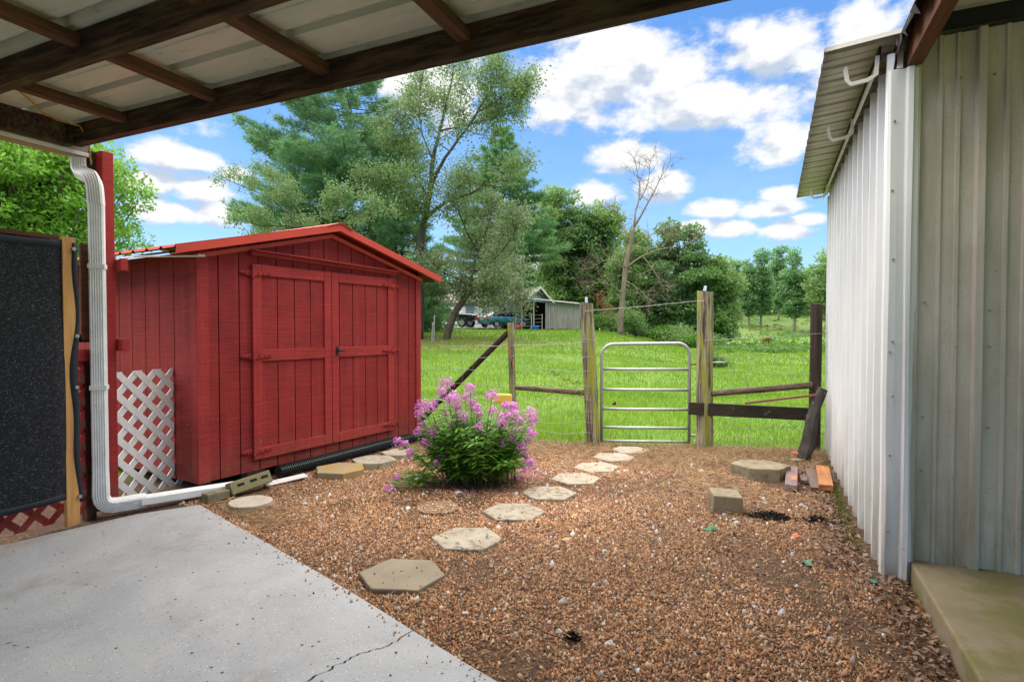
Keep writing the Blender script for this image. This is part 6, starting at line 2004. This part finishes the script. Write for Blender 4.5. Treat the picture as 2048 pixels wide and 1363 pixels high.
g_ = MB(); quadbox(g_, [HPt(-.03, 2.0, .9), HPt(-.06, 2.0, .9), HPt(-.06, 2.9, .9), HPt(-.03, 2.9, .9), HPt(-.03, 2.0, 1.9), HPt(-.06, 2.0, 1.9), HPt(-.06, 2.9, 1.9), HPt(-.03, 2.9, 1.9)])
wn = g_.build('window', M['car_glass'], hs)
for bb in (1.95, 2.9):
    MB().bar(HPt(-.05, bb + .025, .85), HPt(-.05, bb + .025, 1.95), .05, .06, hx).build('window_frame', M['house_trim'], wn)
# weathered board shed joined to the house side, with lean-to roof and open bay
bd = 47.5
l0, l1 = PD(1094, 658, bd), PD(1160, 658, bd)
bs = thing('board_shed', 'weathered grey board shed with tin roof beside the blue house', 'shed', Vector((l0.x, l0.y, gz(l0.x, l0.y))))
bz0 = min(gz(l0.x, l0.y), gz(l1.x, l1.y)) - .05
zl, zr = top_z(602, bd), top_z(609, bd)
nb = 19
bw = (l1 - l0); BL = bw.length; bw.normalize()
for i in range(nb):
    a = BL * i / nb + .008; b_ = BL * (i + 1) / nb - .008
    f = i / nb; top_ = zl + (zr - zl) * f - .08
    z0 = bz0 + .10 + rnd.uniform(-.04, .04)
    p, p2 = l0 + bw * a, l0 + bw * b_
    q0 = rnd.uniform(0, .02)
    MB().add([Vector((p.x, p.y, z0)) - BV * q0, Vector((p2.x, p2.y, z0)) - BV * q0, Vector((p2.x, p2.y, top_)) - BV * q0, Vector((p.x, p.y, top_)) - BV * q0,
              Vector((p.x, p.y, z0)) + BV * .025, Vector((p2.x, p2.y, z0)) + BV * .025, Vector((p2.x, p2.y, top_)) + BV * .025, Vector((p.x, p.y, top_)) + BV * .025],
             [(0, 1, 2, 3), (7, 6, 5, 4), (0, 4, 5, 1), (1, 5, 6, 2), (2, 6, 7, 3), (3, 7, 4, 0)]).build('board', M['barn_grey'], bs)
lx = PD(1048, 658, bd); lx = lx - l0; lx.z = 0
def BP(a, b, z): p = l0 + bw * a + BV * b; return Vector((p.x, p.y, z))
LO = -(lx.length) - 0.3
def zroof(a): return zl + (zr - zl) * a / BL
r_ = MB(); quadbox(r_, [BP(LO, -.3, zroof(LO)), BP(BL + .15, -.3, zroof(BL)), BP(BL + .15, 3.2, zroof(BL) + .25), BP(LO, 3.2, zroof(LO) + .25), BP(LO, -.3, zroof(LO) + .06), BP(BL + .15, -.3, zroof(BL) + .06), BP(BL + .15, 3.2, zroof(BL) + .31), BP(LO, 3.2, zroof(LO) + .31)])
r_.build('roof', M['tin_roof'], bs)
for (a0, a1, b0, b1, nm, mm) in ((LO, BL, 3.0, 3.05, 'back_wall', 'dark_post'), (BL - .04, BL, .03, 3.0, 'side_wall', 'barn_grey'), (-.02, .02, .03, 3.0, 'side_wall', 'dark_post')):
    r_ = MB(); quadbox(r_, [BP(a0, b0, bz0), BP(a1, b0, bz0), BP(a1, b1, bz0), BP(a0, b1, bz0), BP(a0, b0, zroof(a0)), BP(a1, b0, zroof(a1)), BP(a1, b1, zroof(a1)), BP(a0, b1, zroof(a0))])
    r_.build(nm, M[mm], bs)
for a in (LO + .1, LO / 2, -.08):
    MB().bar(BP(a, -.05, bz0), BP(a, -.05, zroof(a)), .13, .13, SV).build('post', M['barn_grey'], bs)
# old wire run in front of the open bay
yf = thing('yard_fence', 'small wire fence with thin stakes in front of the open bay', 'fence', BP(-1.5, -.8, bz0))
for a in (LO - .4, LO * .6, -.45):
    MB().bar(BP(a, -.8, bz0 - .1), BP(a, -.8, bz0 + 1.35), .07, .07, SV).build('stake', M['barn_grey'], yf)
wr = MB()
for z in (.3, .6, .9, 1.2): wr.tube([BP(LO - .4, -.85, bz0 + z), BP(-.45, -.85, bz0 + z + .05)], .012, 4)
wr.build('strands', M['fence_wire'], yf)
p = BP(-1.05, -.3, bz0 + .22); tag(MB().box((0, 0, 0), (.75, .5, .35)).build('blue_tub', M['toy_blue'], bevel=.08, loc=p, rot=(0, 0, .3)), 'blue tub on the ground in the open bay', 'tub')
p = BP(LO - .25, -1.3, bz0 + .3)
ty = MB(); ty.box(p, (.35, .3, .30)); ty.box(p + Vector((.25, .05, .12)), (.12, .12, .3))
tag(ty.build('garden_toy', M['toy_pink'], bevel=.05), 'small pink toy standing on the lawn beside the blue car', 'toy')

def wheel(parent, c, ax, r, w):
    """tyre with rim, axis along ax"""
    ax = Vector(ax).normalized()
    up = ZVv; sd_ = ax.cross(up).normalized()
    prof = [(r * .62, -w / 2), (r * .92, -w / 2), (r, -w * .33), (r, w * .33), (r * .92, w / 2), (r * .62, w / 2)]
    V = []; n = 20
    for j in range(n):
        a = 2 * math.pi * j / n; dr_ = sd_ * math.cos(a) + up * math.sin(a)
        for rr, k in prof: V.append(Vector(c) + dr_ * rr + ax * k)
    m_ = len(prof); F = []
    for j in range(n):
        k = (j + 1) % n
        for i in range(m_): F.append((j * m_ + i, j * m_ + (i + 1) % m_, k * m_ + (i + 1) % m_, k * m_ + i))
    t = MB().add(V, F).build('wheel', M['tyre'], parent, smooth=True)
    rm = MB(); rm.tube([Vector(c) - ax * w * .36, Vector(c) + ax * w * .36], r * .63, 16)
    rm.build('rim', M['rim'], t)
    sp = MB()
    for j in range(5):
        a = 2 * math.pi * j / 5; dr_ = sd_ * math.cos(a) + up * math.sin(a)
        sp.bar(Vector(c) + ax * w * .38 + dr_ * r * .2, Vector(c) + ax * w * .38 + dr_ * r * .55, .05, .03, ax)
    sp.build('hub_slots', M['tyre'], t)
def car_body(name, secs, P, m, parent, sub=2):
    """secs: [(along, [(half width, z), ...])] from rear to front, cross sections joined"""
    V = []; F = []; n = len(secs[0][1])
    for x, pr in secs:
        for hw, z in pr: V.append(P(x, hw, z))
        for hw, z in reversed(pr): V.append(P(x, -hw, z))
    k = 2 * n
    for i in range(len(secs) - 1):
        for j in range(k): F.append((i * k + j, i * k + (j + 1) % k, (i + 1) * k + (j + 1) % k, (i + 1) * k + j))
    F.append(tuple(range(k - 1, -1, -1))); F.append(tuple((len(secs) - 1) * k + j for j in range(k)))
    o = MB().add(V, F).build(name, m, parent, smooth=True)
    md = o.modifiers.new('round', 'SUBSURF'); md.levels = sub; md.render_levels = sub
    return o
def sedan():
    d = 46.0; c = PD(962, 660, d)
    head = (SV * math.sin(R(52)) + BV * math.cos(R(52))).normalized(); sd_ = Vector((head.y, -head.x, 0))
    zg = gz(c.x, c.y) + .13
    org = Vector((c.x, c.y, zg))
    def P(x, y, z): return org + head * x + sd_ * y + ZVv * z
    t_ = thing('blue_car', 'teal blue sedan parked with its rear towards the lawn', 'car', org)
    lo = [(0.05, [(.62, .32), (.74, .48), (.76, .78), (.62, .92)]), (0.25, [(.78, .24), (.86, .50), (.86, .80), (.70, .98)]), (1.0, [(.82, .20), (.90, .50), (.89, .84), (.72, 1.0)]), (2.3, [(.82, .18), (.91, .50), (.90, .86), (.72, .96)]),
          (3.5, [(.82, .18), (.90, .50), (.88, .82), (.70, .92)]), (4.3, [(.80, .22), (.86, .50), (.82, .72), (.62, .80)]), (4.72, [(.60, .30), (.70, .48), (.66, .62), (.50, .68)])]
    car_body('body', lo, P, M['car_blue'], t_)
    up_ = [(0.75, [(.68, .92), (.66, .97), (.60, 1.0)]), (1.35, [(.70, .93), (.62, 1.25), (.50, 1.38)]), (2.2, [(.71, .93), (.62, 1.32), (.50, 1.43)]), (2.9, [(.70, .93), (.60, 1.28), (.48, 1.38)]), (3.65, [(.66, .88), (.62, .92), (.56, .94)])]
    car_body('cabin', up_, P, M['car_glass'], t_)
    rf = [(1.25, [(.56, 1.31), (.54, 1.36), (.46, 1.385)]), (2.2, [(.60, 1.36), (.56, 1.42), (.46, 1.45)]), (3.0, [(.56, 1.30), (.53, 1.36), (.44, 1.385)])]
    car_body('car_roof', rf, P, M['car_blue'], t_)
    for s in (-1, 1):
        wheel(t_, P(.95, s * .80, .32), sd_, .32, .20); wheel(t_, P(3.75, s * .80, .32), sd_, .32, .20)
        MB().box(P(.10, s * .62, .78), (.20, .28, .15), Matrix(((head.x, sd_.x, 0), (head.y, sd_.y, 0), (0, 0, 1)))).build('tail_light', M['car_red'], t_, bevel=.03)
    MB().box(P(.065, 0, .72), (.10, .36, .13), Matrix(((head.x, sd_.x, 0), (head.y, sd_.y, 0), (0, 0, 1)))).build('number_plate', M['car_plate'], t_)
    for xx in (2.0, 2.95):
        MB().bar(P(xx, .905, .35), P(xx - .1, .895, .9), .012, .012, head).build('door_gap', M['car_black'], t_)
    for xx in (1.75, 2.65):
        MB().bar(P(xx, .925, .76), P(xx + .16, .925, .76), .03, .03).build('door_handle', M['car_blue'], t_)
sedan()
def suv():
    d = 47.0; c = PD(936, 659, d)
    head = (SV * math.cos(R(20)) - BV * math.sin(R(20))).normalized(); sd_ = Vector((head.y, -head.x, 0))
    zg = gz(c.x, c.y) + .13; org = Vector((c.x, c.y, zg)) - head * 3.9
    def P(x, y, z): return org + head * x + sd_ * y + ZVv * z
    t_ = thing('black_truck', 'black pickup truck partly hidden by the leaning tree trunk', 'truck', org)
    lo = [(-.6, [(.86, .40), (.92, .66), (.92, 1.10), (.84, 1.22)]), (1.2, [(.88, .48), (.96, .74), (.95, 1.14), (.86, 1.24)]), (2.8, [(.88, .46), (.96, .74), (.95, 1.12), (.84, 1.20)]), (4.1, [(.86, .48), (.94, .74), (.92, 1.06), (.76, 1.14)]), (4.6, [(.78, .50), (.84, .70), (.82, .98), (.66, 1.05)])]
    car_body('body', lo, P, M['car_black'], t_)
    up_ = [(0.9, [(.80, 1.15), (.74, 1.6), (.62, 1.72)]), (1.8, [(.82, 1.15), (.74, 1.68), (.62, 1.80)]), (2.5, [(.80, 1.15), (.70, 1.60), (.58, 1.72)]), (3.2, [(.76, 1.10), (.70, 1.16), (.64, 1.18)])]
    car_body('cabin', up_, P, M['car_glass'], t_)
    rf = [(0.9, [(.70, 1.64), (.66, 1.72), (.56, 1.76)]), (1.8, [(.72, 1.70), (.68, 1.79), (.56, 1.83)]), (2.5, [(.66, 1.62), (.62, 1.70), (.54, 1.74)])]
    car_body('car_roof', rf, P, M['car_black'], t_)
    for s in (-1, 1):
        wheel(t_, P(.55, s * .84, .40), sd_, .40, .26); wheel(t_, P(3.75, s * .84, .40), sd_, .40, .26)
    MB().bar(P(1.1, .93, .55), P(3.0, .93, .55), .10, .05).build('running_board', M['steel'], t_, bevel=.01)
suv()
# thin stakes on the lawn under the trees
for i, px in enumerate((864, 868)):
    b = at_ground(px, 29 + i); tag(MB().tube([b - ZVv * .1, b + Vector((.02, 0, .55 + .35 * i)), b + Vector((.05, 0, 1.0 + .35 * i))], .03, 6).build('garden_stake', M['barn_grey']), ('shorter' if i == 0 else 'taller') + ' of two thin grey stakes just past the shed corner', 'stake')
# hay heap on the pasture
b = at_ground(1535, 58)
q = np.random.default_rng(3); n = 900
u = q.normal(size=(n, 3)); u[:, 2] = np.abs(u[:, 2]); u = unit(u)
V, F, t = leaf_arrays(np.array(tuple(b)) + u * np.array([.5, .4, .38]) * (.6 + .4 * q.random((n, 1))), u + q.normal(size=(n, 3)) * .6, .3, .12, q.random(n))
tag(bulk('brush_heap', V, F, M['leaf_rust'], t), 'reddish brush heap in the far pasture', 'brush heap')
